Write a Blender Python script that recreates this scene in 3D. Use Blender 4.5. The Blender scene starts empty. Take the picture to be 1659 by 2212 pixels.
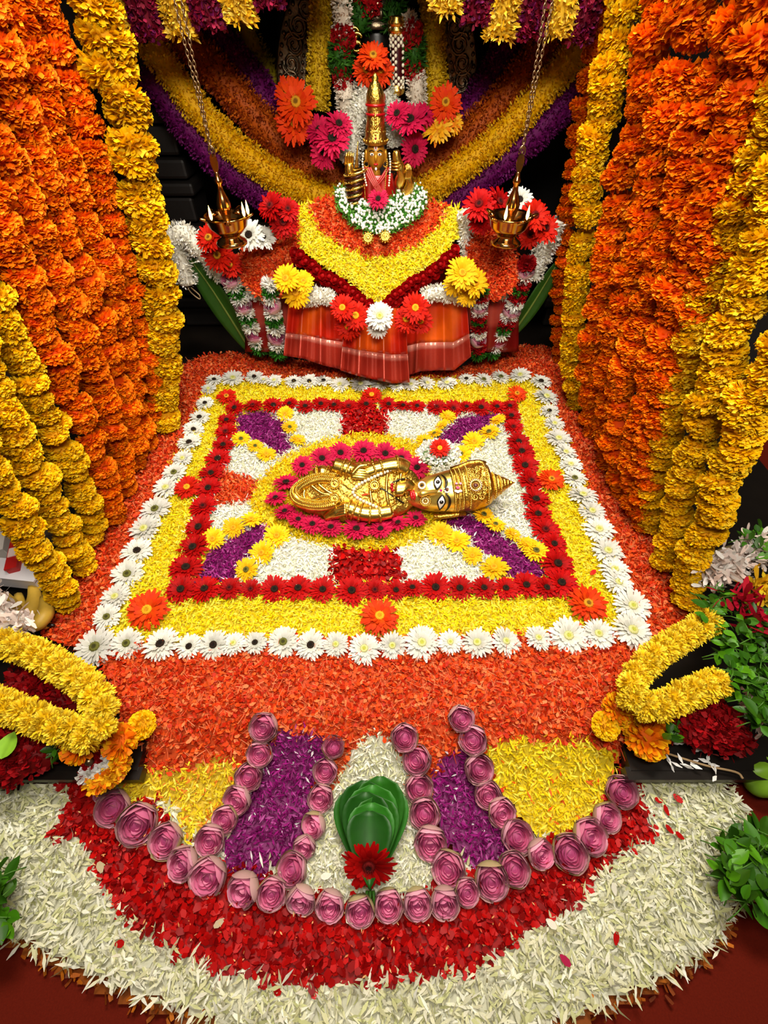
import bpy, math
import numpy as np
from mathutils import Vector, Matrix

# ------------------------------------------------------------------ camera
SC = bpy.context.scene
COL = SC.collection
W_PX, H_PX, F_PX = 1659.0, 2212.0, 987.0
PITCH = math.radians(48.2)
CAM = np.array([0.0, 0.0, 1.19])
CT, ST = math.cos(PITCH), math.sin(PITCH)
cam_d = bpy.data.cameras.new('camera')
cam_d.sensor_fit = 'VERTICAL'
cam_d.sensor_height = 36.0
cam_d.lens = F_PX / H_PX * 36.0
cam_d.clip_start = 0.02
cam_o = bpy.data.objects.new('camera', cam_d)
COL.objects.link(cam_o)
cam_o.location = CAM
cam_o.rotation_euler = (math.pi / 2 - PITCH, 0, 0)
SC.camera = cam_o

# ------------------------------------------------------------------ world, lights, exposure
SC.view_settings.view_transform = 'Standard'
SC.view_settings.look = 'None'
SC.view_settings.gamma = 1.0
SC.view_settings.exposure = 0.0
SC.view_settings.use_curve_mapping = False
SC.cycles.max_bounces = 4
SC.cycles.use_adaptive_sampling = True
SC.cycles.adaptive_threshold = 0.08
SC.cycles.adaptive_min_samples = 20
SC.cycles.diffuse_bounces = 2
SC.cycles.glossy_bounces = 3
SC.cycles.transmission_bounces = 2
SC.cycles.transparent_max_bounces = 2
wd = bpy.data.worlds.new('world')
SC.world = wd
wd.use_nodes = True
bg = wd.node_tree.nodes['Background']
bg.inputs[0].default_value = (1.0, 0.82, 0.6, 1)
bg.inputs[1].default_value = 0.08


def area_light(name, loc, target, sx, sy, power, color):
    d = bpy.data.lights.new(name, 'AREA')
    d.shape = 'RECTANGLE'
    d.size, d.size_y = sx, sy
    d.energy = power
    d.color = color
    o = bpy.data.objects.new(name, d)
    COL.objects.link(o)
    o.location = loc
    v = Vector(target) - Vector(loc)
    o.rotation_euler = v.to_track_quat('-Z', 'Y').to_euler()
    return o


area_light('ceiling_lamp', (0.0, 1.15, 2.7), (0.0, 1.2, 0.0), 0.8, 0.45, 78, (1.0, 0.92, 0.80))
area_light('altar_fill', (0.08, 0.05, 1.85), (0.0, 2.1, 0.85), 0.8, 0.35, 42, (1.0, 0.92, 0.80))  # unseen fill light, added above the view to brighten the altar


# ------------------------------------------------------------------ picture <-> place
def ray(px, py):
    """direction of the sight line through a picture point, scaled so that its camera depth is 1"""
    px = np.asarray(px, float)
    py = np.asarray(py, float)
    cx = (px - W_PX / 2) / F_PX
    cy = (py - H_PX / 2) / F_PX
    return np.stack([cx, CT - ST * cy, -(ST + CT * cy)], -1)


def proj(p):
    p = np.asarray(p, float) - CAM
    x, y, z = p[..., 0], p[..., 1], p[..., 2]
    dep = y * CT - z * ST
    up = y * ST + z * CT
    return W_PX / 2 + F_PX * x / dep, H_PX / 2 - F_PX * up / dep


def on_z(px, py, z):
    d = ray(px, py)
    t = (z - CAM[2]) / d[..., 2]
    return CAM + d * np.asarray(t)[..., None]


def on_y(px, py, y):
    d = ray(px, py)
    t = np.asarray(y, float) / d[..., 1]
    return CAM + d * np.asarray(t)[..., None]


def sstep(a, b, x):
    t = np.clip((np.asarray(x, float) - a) / (b - a), 0, 1)
    return t * t * (3 - 2 * t)


def ground(x, y):
    """height of the flower carpet: flat on the platform, sloping down over its front edge to the floor"""
    z = 0.03 + 0.09 * sstep(0.19, 0.37, y)
    return z + 0.004 * np.sin(9 * np.asarray(x) + 1.3) * np.sin(11 * np.asarray(y))


def on_g(px, py, lift=0.0):
    p = on_z(px, py, 0.1)
    for _ in range(6):
        p = on_z(px, py, ground(p[..., 0], p[..., 1]) + lift)
    return p


def mscale(p):
    """metres that one picture pixel covers at p"""
    q = np.asarray(p, float) - CAM
    return float(q[1] * CT - q[2] * ST) / F_PX


# ------------------------------------------------------------------ helpers
RNG = np.random.default_rng(11)


def hx(s):
    s = s.lstrip('#')
    v = np.array([int(s[i:i + 2], 16) / 255 for i in (0, 2, 4)])
    return np.where(v <= 0.04045, v / 12.92, ((v + 0.055) / 1.055) ** 2.4)


def unit(v):
    v = np.asarray(v, float)
    return v / np.maximum(np.linalg.norm(v, axis=-1, keepdims=True), 1e-9)


def make_mat(name, color='#888888', rough=0.5, metal=0.0, attr=False, var=0.0, noise=0.0, nscale=40.0, bump=0.0,
             bscale=200.0, trans=0.0, emis=0.0, spec=0.5, coat=0.0, aniso=0.0):
    m = bpy.data.materials.new(name)
    m.use_nodes = True
    nt = m.node_tree
    n, l = nt.nodes, nt.links
    b = n['Principled BSDF']
    out = n['Material Output']
    b.inputs['Roughness'].default_value = rough
    b.inputs['Metallic'].default_value = metal
    b.inputs['Specular IOR Level'].default_value = spec
    b.inputs['Coat Weight'].default_value = coat
    rgb = hx(color) if isinstance(color, str) else color
    if attr:
        a = n.new('ShaderNodeAttribute')
        a.attribute_name = 'Col'
        src = a.outputs['Color']
    else:
        a = n.new('ShaderNodeRGB')
        a.outputs[0].default_value = (*rgb, 1)
        src = a.outputs[0]
    tc = n.new('ShaderNodeTexCoord')
    if noise or var:
        h = n.new('ShaderNodeHueSaturation')
        l.new(src, h.inputs['Color'])
        val = None
        if noise:
            t = n.new('ShaderNodeTexNoise')
            t.inputs['Scale'].default_value = nscale
            t.inputs['Detail'].default_value = 4
            l.new(tc.outputs['Object'], t.inputs['Vector'])
            mr = n.new('ShaderNodeMapRange')
            mr.inputs['From Min'].default_value = 0.25
            mr.inputs['From Max'].default_value = 0.75
            mr.inputs['To Min'].default_value = 1 - noise
            mr.inputs['To Max'].default_value = 1 + noise
            l.new(t.outputs['Fac'], mr.inputs['Value'])
            val = mr.outputs[0]
        if var:
            oi = n.new('ShaderNodeObjectInfo')
            mr2 = n.new('ShaderNodeMapRange')
            mr2.inputs['To Min'].default_value = 1 - var
            mr2.inputs['To Max'].default_value = 1 + var * 0.5
            l.new(oi.outputs['Random'], mr2.inputs['Value'])
            if val is not None:
                mu = n.new('ShaderNodeMath')
                mu.operation = 'MULTIPLY'
                l.new(val, mu.inputs[0])
                l.new(mr2.outputs[0], mu.inputs[1])
                val = mu.outputs[0]
            else:
                val = mr2.outputs[0]
        l.new(val, h.inputs['Value'])
        src = h.outputs['Color']
    l.new(src, b.inputs['Base Color'])
    if bump:
        t2 = n.new('ShaderNodeTexNoise')
        t2.inputs['Scale'].default_value = bscale
        t2.inputs['Detail'].default_value = 3
        l.new(tc.outputs['Object'], t2.inputs['Vector'])
        bp = n.new('ShaderNodeBump')
        bp.inputs['Strength'].default_value = bump
        bp.inputs['Distance'].default_value = 0.004
        l.new(t2.outputs['Fac'], bp.inputs['Height'])
        l.new(bp.outputs[0], b.inputs['Normal'])
    if emis:
        l.new(src, b.inputs['Emission Color'])
        b.inputs['Emission Strength'].default_value = emis
    if trans:
        tr = n.new('ShaderNodeBsdfTranslucent')
        l.new(src, tr.inputs['Color'])
        mx = n.new('ShaderNodeMixShader')
        mx.inputs[0].default_value = trans
        l.new(b.outputs[0], mx.inputs[1])
        l.new(tr.outputs[0], mx.inputs[2])
        l.new(mx.outputs[0], out.inputs['Surface'])
    return m


class MB:
    """collects shapes and builds them as one mesh object; colours go to the point attribute Col"""

    def __init__(self):
        self.v, self.f, self.c, self.n = [], [], [], 0

    def add(self, v, f, col=None):
        v = np.asarray(v, float).reshape(-1, 3)
        if isinstance(f, np.ndarray):
            f = [f]
        for q in f:
            q = np.asarray(q, int)
            if q.size:
                self.f.append(q + self.n)
        self.v.append(v)
        if col is None:
            col = np.ones(3) * 0.5
        col = np.asarray(col, float)
        if col.ndim == 1:
            col = np.tile(col, (len(v), 1))
        self.c.append(col)
        self.n += len(v)
        return self

    def mesh(self, name, mat, smooth=True):
        me = bpy.data.meshes.new(name)
        v = np.concatenate(self.v)
        c = np.concatenate(self.c)
        loops = np.concatenate([q.ravel() for q in self.f])
        tot = np.concatenate([np.full(len(q), q.shape[1]) for q in self.f])
        start = np.concatenate([[0], np.cumsum(tot)[:-1]])
        me.vertices.add(len(v))
        me.vertices.foreach_set('co', v.ravel().astype(np.float32))
        me.loops.add(len(loops))
        me.loops.foreach_set('vertex_index', loops.astype(np.int32))
        me.polygons.add(len(start))
        me.polygons.foreach_set('loop_start', start.astype(np.int32))
        me.polygons.foreach_set('use_smooth', np.full(len(start), smooth))
        at = me.attributes.new('Col', 'FLOAT_COLOR', 'POINT')
        c4 = np.ones((len(v), 4))
        c4[:, :3] = np.clip(c, 0, 1)
        at.data.foreach_set('color', c4.ravel().astype(np.float32))
        me.update(calc_edges=True)
        me.validate()
        me.materials.append(mat)
        return me

    def build(self, name, mat, parent=None, smooth=True, origin=None):
        """geometry is given in world space; origin puts the object's own origin at that place"""
        base = np.zeros(3)
        if parent is not None:
            base = np.array(parent.get('_w', (0, 0, 0)))
        if origin is None:
            origin = base if parent is not None else np.zeros(3)
        origin = np.asarray(origin, float)
        self.v = [x - origin for x in self.v]
        me = self.mesh(name, mat, smooth)
        o = link(name, me, parent, origin - base)
        o['_w'] = tuple(float(q) for q in origin)
        return o


def link(name, me, parent=None, loc=(0, 0, 0), rot=None, scale=None):
    o = bpy.data.objects.new(name, me)
    COL.objects.link(o)
    if parent is not None:
        o.parent = parent
    o.location = loc
    if rot is not None:
        o.rotation_mode = 'QUATERNION'
        o.rotation_quaternion = rot
    if scale is not None:
        o.scale = (scale,) * 3 if np.isscalar(scale) else scale
    return o


def tag(o, label, cat, group=None, kind=None):
    o['label'] = label
    o['category'] = cat
    if group:
        o['group'] = group
    if kind:
        o['kind'] = kind
    return o


def thing(name, label, cat, loc, group=None):
    o = link(name, None, None, tuple(float(q) for q in loc))
    o.empty_display_size = 0.02
    o['_w'] = tuple(float(q) for q in loc)
    return tag(o, label, cat, group)


def struct(o):
    o['kind'] = 'structure'
    return o


ONES = ('first second third fourth fifth sixth seventh eighth ninth tenth eleventh twelfth thirteenth fourteenth fifteenth sixteenth '
        'seventeenth eighteenth nineteenth twentieth').split()


def nth(i):
    """i counts from 0"""
    if i < 20:
        return ONES[i]
    return ('twenty-' if i < 29 else 'thirty-') + ONES[(i - 20) % 10]


# ------------------------------------------------------------------ shapes
def grid_faces(m, n, wrap=False):
    i = np.arange(m - 1)[:, None]
    j = np.arange(n if wrap else n - 1)[None, :]
    j2 = (j + 1) % n
    return np.stack([i * n + j, i * n + j2, (i + 1) * n + j2, (i + 1) * n + j], -1).reshape(-1, 4)


def ball(c, r, nu=12, nv=8, R=None):
    r = np.ones(3) * r
    th = np.linspace(0, math.pi, nv + 1)
    ph = np.arange(nu) * 2 * math.pi / nu
    v = np.stack([np.sin(th)[:, None] * np.cos(ph), np.sin(th)[:, None] * np.sin(ph), np.cos(th)[:, None] * np.ones(nu)], -1).reshape(-1, 3) * r
    if R is not None:
        v = v @ np.asarray(R).T
    return v + np.asarray(c), grid_faces(nv + 1, nu, True)


def frame_along(pts, up=(0, 0, 1)):
    pts = np.asarray(pts, float)
    t = unit(np.gradient(pts, axis=0))
    up = np.asarray(up, float)
    a = unit(np.cross(t, up) + 1e-6)
    b = np.cross(a, t)
    return t, a, b


def tube(pts, r, ns=8, closed=False, flat=1.0, up=(0.02, 0.03, 1)):
    pts = np.asarray(pts, float)
    if closed:
        p2 = np.vstack([pts[-1:], pts, pts[:1]])
        t, a, b = [q[1:-1] for q in frame_along(p2, up)]
    else:
        t, a, b = frame_along(pts, up)
    r = np.ones(len(pts)) * r
    ph = np.arange(ns) * 2 * math.pi / ns
    v = pts[:, None] + r[:, None, None] * (np.cos(ph)[None, :, None] * a[:, None] + flat * np.sin(ph)[None, :, None] * b[:, None])
    m = len(pts)
    f = [grid_faces(m, ns, True)]
    if closed:
        j = np.arange(ns)
        f.append(np.stack([(m - 1) * ns + j, (m - 1) * ns + (j + 1) % ns, (j + 1) % ns, j], -1))
    else:
        f.append(np.arange(ns)[None, ::-1])
        f.append(((m - 1) * ns + np.arange(ns))[None])
    return v.reshape(-1, 3), f


def lathe(prof, ns=24, origin=(0, 0, 0), R=None):
    prof = np.asarray(prof, float)
    ph = np.arange(ns) * 2 * math.pi / ns
    v = np.stack([prof[:, :1] * np.cos(ph), prof[:, :1] * np.sin(ph), prof[:, 1:2] * np.ones(ns)], -1).reshape(-1, 3)
    if R is not None:
        v = v @ np.asarray(R).T
    return v + np.asarray(origin), grid_faces(len(prof), ns, True)


def box(c, s, R=None):
    c, s = np.asarray(c, float), np.asarray(s, float) / 2
    v = np.array([[x, y, z] for x in (-1, 1) for y in (-1, 1) for z in (-1, 1)]) * s
    if R is not None:
        v = v @ np.asarray(R).T
    f = np.array([[0, 1, 3, 2], [4, 6, 7, 5], [0, 4, 5, 1], [2, 3, 7, 6], [0, 2, 6, 4], [1, 5, 7, 3]])
    return v + c, f


def spline(pts, n):
    """Catmull-Rom through pts"""
    p = np.asarray(pts, float)
    p = np.vstack([2 * p[0] - p[1], p, 2 * p[-1] - p[-2]])
    k = len(p) - 3
    t = np.linspace(0, k - 1e-9, n)
    i = t.astype(int)
    u = (t - i)[:, None]
    a, b, c, d = p[i], p[i + 1], p[i + 2], p[i + 3]
    return 0.5 * (2 * b + (c - a) * u + (2 * a - 5 * b + 4 * c - d) * u ** 2 + (3 * b - a - 3 * c + d) * u ** 3)


def resample(pts, step):
    p = np.asarray(pts, float)
    s = np.concatenate([[0], np.cumsum(np.linalg.norm(np.diff(p, axis=0), axis=1))])
    q = np.arange(0, s[-1], step)
    return np.stack([np.interp(q, s, p[:, k]) for k in range(3)], -1)


THIN = ((0, .25), (.5, 1), (1, .12))
WIDE = ((0, .35), (.6, 1), (1, .45))
FRILL = ((0, .5), (.6, 1), (1, .8))
RAY5 = ((0, .3), (.35, .8), (.75, 1), (1, .35))


def petals(P, D, U, L, W, prof=THIN, bend=0.15, c0=None, c1=None, cup=0.0):
    """many petals at once: from P along D, upper side U; two vertices a section, colours run from c0 to c1"""
    P, D = np.asarray(P, float), unit(D)
    n = len(P)
    U = unit(U - D * np.sum(U * D, -1, keepdims=True))
    S = np.cross(D, U)
    L = (np.ones(n) * L)[:, None]
    W = (np.ones(n) * W)[:, None]
    bend = (np.ones(n) * bend)[:, None]
    vs, cs = [], []
    c0 = np.broadcast_to(np.asarray(c0, float), (n, 3))
    c1 = np.broadcast_to(np.asarray(c1 if c1 is not None else c0, float), (n, 3))
    for k, (t, w) in enumerate(prof):
        c = P + D * L * t + U * L * bend * t * t
        lift = U * W * cup * w
        vs += [c - S * W * w / 2 + lift, c + S * W * w / 2 - lift * 0.3]
        cs += [c0 * (1 - t) + c1 * t] * 2
    m = len(prof) * 2
    v = np.stack(vs, 1).reshape(-1, 3)
    c = np.stack(cs, 1).reshape(-1, 3)
    q = np.array([[2 * k, 2 * k + 1, 2 * k + 3, 2 * k + 2] for k in range(len(prof) - 1)])
    f = (np.arange(n)[:, None, None] * m + q[None]).reshape(-1, 4)
    return v, f, c


def rand_dirs(n, up=0.35):
    a = RNG.uniform(0, 2 * math.pi, n)
    e = RNG.normal(0, up, n)
    return np.stack([np.cos(a) * np.cos(e), np.sin(a) * np.cos(e), np.sin(e)], -1)


def pick(cols, n, jit=0.06):
    c = np.array([hx(x) for x in cols])[RNG.integers(0, len(cols), n)]
    return np.clip(c * (1 + RNG.normal(0, jit, (n, 1))), 0, 1)


def in_poly(px, py, poly):
    poly = np.asarray(poly, float)
    r = np.zeros(len(px), bool)
    x0, y0 = poly.min(0)
    x1, y1 = poly.max(0)
    idx = np.nonzero((px >= x0) & (px <= x1) & (py >= y0) & (py <= y1))[0]
    X, Y = px[idx], py[idx]
    ins = np.zeros(len(idx), bool)
    a = poly[-1]
    for b in poly:
        if a[1] != b[1]:
            cross = ((a[1] > Y) != (b[1] > Y)) & (X < (b[0] - a[0]) * (Y - a[1]) / (b[1] - a[1]) + a[0])
            ins ^= cross
        a = b
    r[idx] = ins
    return r


def tl(ox, oy, s, pts):
    """picture points read off an enlarged crop"""
    return [(ox + p[0] / s, oy + p[1] / s) + tuple(p[2:]) for p in pts]


M_PETAL = make_mat('petal', attr=True, rough=0.62, trans=0.22, spec=0.25, noise=0.06, nscale=300)
M_FLOWER = make_mat('flower_petal', attr=True, rough=0.65, trans=0.15, spec=0.15, var=0.16)
M_GLOSSY = make_mat('rose_petal', attr=True, rough=0.55, trans=0.12, spec=0.22)
M_DISC = make_mat('flower_disc', attr=True, rough=0.75, spec=0.2, bump=0.4, bscale=500)
M_LEAF = make_mat('leaf', attr=True, rough=0.5, trans=0.15, spec=0.45, noise=0.12, nscale=60)
M_GOLD = make_mat('gold', '#E6C05A', rough=0.27, metal=1.0, noise=0.2, nscale=30, bump=0.12, bscale=220)
M_GOLD_CHASED = make_mat('chased_gold', '#D8B04C', rough=0.3, metal=1.0, noise=0.22, nscale=60, bump=0.8, bscale=150)
M_BRASS = make_mat('brass', '#B98A4E', rough=0.16, metal=1.0, noise=0.1, nscale=20)
M_SILVER = make_mat('old_silver', '#8A7A62', rough=0.35, metal=1.0, noise=0.25, nscale=40, bump=0.5, bscale=90)
M_PAINT = make_mat('enamel', attr=True, rough=0.3, spec=0.5)
M_PEARL = make_mat('pearl', '#E8E2C8', rough=0.2, spec=0.6)
M_BLACK = make_mat('black_lacquer', '#15100C', rough=0.35, noise=0.2, nscale=12, bump=0.1, bscale=40)
M_STONE = make_mat('dark_stone', '#17120F', rough=0.6, noise=0.3, nscale=9, bump=0.3, bscale=30)
M_DARK = make_mat('dark_curtain', '#120C09', rough=0.9, noise=0.2, nscale=5)
M_CARPET = make_mat('red_brown_carpet', '#5E1608', rough=0.9, noise=0.14, nscale=300, bump=0.3, bscale=900, spec=0.1)
M_CHAIN = make_mat('chain_metal', '#9A8060', rough=0.35, metal=1.0)

# ------------------------------------------------------------------ the setting
b = MB(); b.add(*box((0, 0.9, -0.05), (4.4, 4.6, 0.1)))
struct(b.build('floor', M_CARPET, smooth=False))
b = MB(); b.add(*box((0, 2.85, 1.0), (4.4, 0.08, 2.4)))
struct(b.build('wall_back', M_DARK, smooth=False))
b = MB(); b.add(*box((-1.75, 1.2, 1.0), (0.08, 3.4, 2.4)))
struct(b.build('wall_left', M_DARK, smooth=False))
b = MB(); b.add(*box((1.75, 1.2, 1.0), (0.08, 3.4, 2.4)))
struct(b.build('wall_right', M_DARK, smooth=False))
plat = thing('platform', 'black lacquered wooden platform under the flower carpet, dark edge at both sides', 'platform', (0, 0.26, 0))
b = MB(); b.add(*box((0, 1.58, 0.045), (2.7, 2.26, 0.09))); b.build('top_board', M_BLACK, plat, smooth=False)
for sg in (-1, 1):
    b = MB(); b.add(*box((sg * .94, 0.345, 0.045), (.82, .21, .09))); b.build('side_step', M_BLACK, plat, smooth=False)
    b = MB(); b.add(*box((sg * .94, 0.235, 0.075), (.84, .025, .025))); b.build('front_moulding', M_BLACK, plat, smooth=False)
# altar table behind the dressed figure
alt = thing('altar_table', 'black altar table behind the dressed figure', 'table', (0, 2.5, 0.09))
b = MB(); b.add(*box((0, 2.5, 0.32), (1.3, 0.45, 0.45))); b.build('body', M_BLACK, alt, smooth=False)
# stone pillars of the shrine: stacked mouldings on both sides
for s, X0, lab in ((-1, -0.90, 'dark carved stone pillar beside the tall yellow garland on the left'),
                   (1, 0.90, 'dark carved stone pillar beside the thin orange strand on the right')):
    pil = thing('stone_pillar', lab, 'pillar', (X0, 2.34, 0.09), 'shrine pillars')
    z = 0.09
    k = 0
    while z < 1.5:
        h = (0.10, 0.055, 0.075)[k % 3]
        w = (0.20, 0.25, 0.225)[k % 3]
        b = MB(); b.add(*box((X0, 2.34, z + h / 2), (w, w, h - 0.008)))
        o = b.build('stone_block', M_STONE, pil, smooth=False)
        bv = o.modifiers.new('bevel', 'BEVEL'); bv.width = 0.012; bv.segments = 2
        z += h
        k += 1
# canopy roof over the shrine, it keeps the ceiling light off the back
cp = thing('canopy_roof', 'dark canopy over the shrine, behind the striped flower valance', 'canopy', (0, 2.2, 1.42))
b = MB(); b.add(*box((0, 2.3, 1.48), (2.3, 1.0, 0.05))); b.build('roof_board', M_DARK, cp, smooth=False)

# ------------------------------------------------------------------ petal beds of the carpet
T1 = lambda p: tl(360, 760, 3.318, p)
T2 = lambda p: tl(800, 760, 3.318, p)
T3 = lambda p: tl(200, 1000, 3.318, p)
T4 = lambda p: tl(900, 1000, 3.318, p)
T5 = lambda p: tl(150, 1200, 3.318, p)
T6 = lambda p: tl(600, 1200, 3.318, p)
T7 = lambda p: tl(1000, 1200, 3.318, p)
C5 = lambda p: tl(500, 840, 2.514, p)
INNER = [(492, 872), (1112, 872), (1225, 1268), (362, 1268)]
YEL = ['#FFE60A', '#FFDC08', '#FFEE3C', '#FBD400', '#FFF05A']
WHT = ['#FBFBE8', '#F6F6DA', '#FFFFF6', '#F0F2CC', '#FFFFFF']
PUR = ['#8C0C6C', '#760A5A', '#A0187E', '#62064A', '#B44C98']
RED = ['#B00404', '#9C0303', '#C40806', '#8C0304', '#BC0C0A']
ORG = ['#F25418', '#E84812', '#FA6826', '#D4340A', '#FA8A50', '#C82A08']
CREAM = ['#ECEAD0', '#E2E0B8', '#F4F2E0', '#D6D8A4', '#F8F8EC']
# name, label, outline in the picture, petal kind, colours  (the first outline that holds a point owns it)
BEDS = [
    ('purple_petal_bed', 'purple petal wedge at the back left inside the red gerbera rectangle',
     T1([(500, 450), (700, 415), (840, 510), (890, 690), (800, 750), (680, 650), (500, 570)]), 'thin', PUR),
    ('purple_petal_bed', 'purple petal wedge at the back right inside the red gerbera rectangle',
     T2([(860, 430), (935, 440), (860, 520), (770, 590), (660, 650), (560, 670), (450, 665), (540, 560), (640, 470)]), 'thin', PUR),
    ('purple_petal_bed', 'purple petal wedge at the front left inside the red gerbera rectangle',
     T3([(1190, 430), (1270, 470), (1180, 590), (1060, 720), (1010, 850), (730, 850), (820, 640), (950, 560), (1100, 480)]), 'thin', PUR),
    ('purple_petal_bed', 'purple petal wedge below the crown, front right inside the red gerbera rectangle',
     T4([(150, 400), (390, 365), (500, 450), (620, 520), (740, 600), (870, 700), (940, 800), (850, 830), (640, 810), (540, 660), (430, 610), (370, 500), (250, 450)]), 'thin', PUR),
    ('yellow_petal_ring', 'yellow petal oval round the pink gerberas and the golden idol',
     C5([(1060, 315), (900, 255), (740, 240), (560, 260), (400, 310), (250, 390), (150, 500), (100, 610), (120, 690), (220, 770), (370, 815),
         (540, 855), (720, 878), (900, 862), (1030, 825), (1150, 745), (1140, 690), (1040, 430)]), 'fluffy', YEL),
    ('red_petal_bed', 'red petal patch at the back between two white patches, behind the pink gerberas',
     C5([(612, 105), (850, 105), (838, 250), (596, 250)]), 'rose', RED),
    ('red_petal_bed', 'red petal patch in front of the oval between two white patches',
     C5([(560, 850), (890, 850), (940, 1050), (525, 1050)]), 'rose', RED),
    ('orange_petal_bed', 'small orange petal patch at the left between two white patches',
     T3([(880, 50), (930, 50), (1170, 118), (1160, 200), (1125, 275), (860, 295)]), 'ixora', ORG),
    ('white_petal_bed', 'white petal patch at the back, left of the red patch', [(585, 865), (760, 865), (760, 975), (590, 975)], 'thin', WHT),
    ('white_petal_bed', 'white petal patch at the back, right of the red patch', [(815, 865), (1010, 865), (925, 985), (815, 975)], 'thin', WHT),
    ('white_petal_bed', 'white petal patch at the left, behind the small orange patch', [(430, 940), (640, 940), (640, 1042), (430, 1042)], 'thin', WHT),
    ('white_petal_bed', 'white petal patch at the left, in front of the small orange patch', [(400, 1060), (600, 1060), (590, 1150), (400, 1150)], 'thin', WHT),
    ('white_petal_bed', 'white petal patch at the front, left of the red patch', [(480, 1140), (745, 1140), (730, 1270), (480, 1270)], 'thin', WHT),
    ('white_petal_bed', 'white petal patch at the front, right of the red patch', [(845, 1140), (1040, 1140), (1080, 1270), (845, 1270)], 'thin', WHT),
    ('white_petal_bed', 'white petal patch beside the back of the golden crown', [(930, 890), (1230, 890), (1230, 1048), (930, 1048)], 'thin', WHT),
    ('white_petal_bed', 'white petal patch beside the tip of the golden crown', [(1000, 1048), (1230, 1048), (1230, 1180), (1000, 1180)], 'thin', WHT),
    ('yellow_petal_border', 'broad yellow petal border between the white and the red gerberas',
     [(452, 822), (1164, 815), (1300, 1120), (1378, 1362), (205, 1392), (335, 1080)], 'thin', YEL),
    ('yellow_petal_bed', 'yellow petal wedge left of the lotus rows, mixed with orange petals',
     [(252, 1655), (330, 1660), (400, 1662), (470, 1635), (520, 1655), (505, 1700), (482, 1740), (452, 1790), (420, 1832), (392, 1795), (378, 1745), (330, 1722), (280, 1735), (248, 1695)], 'thin',
     ['#FFE630', '#F6DA28', '#FFEE66', '#EED020', '#FFE630', '#FF8A30']),
    ('yellow_petal_bed', 'large yellow petal wedge right of the lotus rows',
     [(1045, 1612), (1120, 1588), (1180, 1602), (1260, 1598), (1335, 1622), (1322, 1700), (1290, 1765), (1240, 1805), (1190, 1818), (1140, 1785), (1108, 1740), (1068, 1690)], 'thin',
     ['#FFE61E', '#F8DA14', '#FFEE55', '#F2D010'] * 6 + ['#F06418']),
    ('purple_petal_bed', 'purple petal blade between the lotus rows on the left',
     [(598, 1575), (695, 1588), (705, 1640), (685, 1720), (645, 1830), (605, 1872), (540, 1895), (488, 1875), (475, 1830), (520, 1730), (570, 1640)], 'thin', PUR * 8 + ['#F0E8EC']),
    ('purple_petal_bed', 'purple petal blade between the lotus rows on the right',
     [(955, 1640), (1012, 1605), (1032, 1680), (1062, 1740), (1102, 1800), (1105, 1855), (1040, 1885), (1000, 1855), (965, 1810), (938, 1750), (928, 1690)], 'thin', PUR * 10 + ['#F0E8EC']),
    ('white_petal_bed', 'white petal drop round the betel leaf cup',
     [(780, 1598), (815, 1580), (848, 1598), (872, 1640), (890, 1700), (905, 1780), (930, 1850), (955, 1905), (900, 1935), (820, 1950), (740, 1945), (668, 1925), (648, 1870), (680, 1800), (720, 1700), (750, 1640)], 'thin', CREAM),
    ('red_petal_crescent', 'red rose petal crescent in front of the lotus row',
     [(180, 1672), (140, 1690), (152, 1740), (105, 1800), (172, 1812), (210, 1880), (250, 1962), (300, 2005), (380, 2050), (470, 2100), (600, 2122), (700, 2135),
      (800, 2115), (920, 2115), (1020, 2092), (1100, 2042), (1200, 1982), (1272, 1930), (1295, 1880), (1370, 1822), (1418, 1812), (1392, 1740), (1385, 1680),
      (1345, 1650), (1330, 1690), (1240, 1800), (1000, 1885), (880, 1935), (740, 1945), (600, 1900), (420, 1850), (380, 1800), (330, 1725), (260, 1725)], 'rose', RED),
    ('orange_petal_carpet', 'orange petal carpet framing the square pattern and sloping down in front',
     [(395, 790), (440, 768), (500, 762), (600, 772), (700, 785), (800, 812), (1000, 795), (1060, 765), (1130, 745), (1195, 752), (1250, 890), (1300, 960), (1380, 1110),
      (1430, 1210), (1500, 1330), (1440, 1420), (1370, 1490), (1345, 1560), (1350, 1625), (1325, 1650), (1180, 1640), (1040, 1730), (900, 1730), (700, 1730), (560, 1730),
      (400, 1690), (255, 1690), (270, 1600), (250, 1500), (205, 1410), (90, 1372), (150, 1270), (230, 1120), (320, 930)], 'ixora', ORG),
    ('white_petal_crescent', 'cream white petal crescent at the very front on the floor',
     [(-60, 1730), (0, 1705), (90, 1690), (150, 1655), (200, 1650), (600, 1850), (1100, 1850), (1378, 1645), (1470, 1655), (1560, 1682), (1600, 1730), (1628, 1780), (1640, 1850),
      (1600, 1940), (1570, 2010), (1500, 2075), (1400, 2125), (1290, 2175), (1180, 2212), (1000, 2262), (780, 2290), (600, 2262), (480, 2215), (380, 2172), (250, 2132), (130, 2072), (50, 2032), (-30, 1990), (-60, 1900)], 'long', CREAM),
    ('marigold_petal_edge', 'brown orange petal edging under the white crescent on the floor',
     [(-80, 1900), (-30, 2020), (40, 2060), (120, 2105), (250, 2165), (380, 2208), (500, 2250), (640, 2290), (800, 2320), (1000, 2292), (1200, 2240), (1320, 2195), (1420, 2150),
      (1530, 2085), (1600, 2010), (1600, 1900), (800, 2000)], 'brown', ['#A8560E', '#8A3E0A', '#C06A14', '#6E2C08']),
]
X0, X1, Y0, Y1 = -1.1, 1.1, -0.32, 2.0
DENS = {'thin': 44000, 'fluffy': 46000, 'rose': 22000, 'ixora': 42000, 'long': 30000, 'brown': 16000}
NS = int((X1 - X0) * (Y1 - Y0) * 60000)
sx = RNG.uniform(X0, X1, NS)
sy = RNG.uniform(Y0, Y1, NS)


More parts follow.
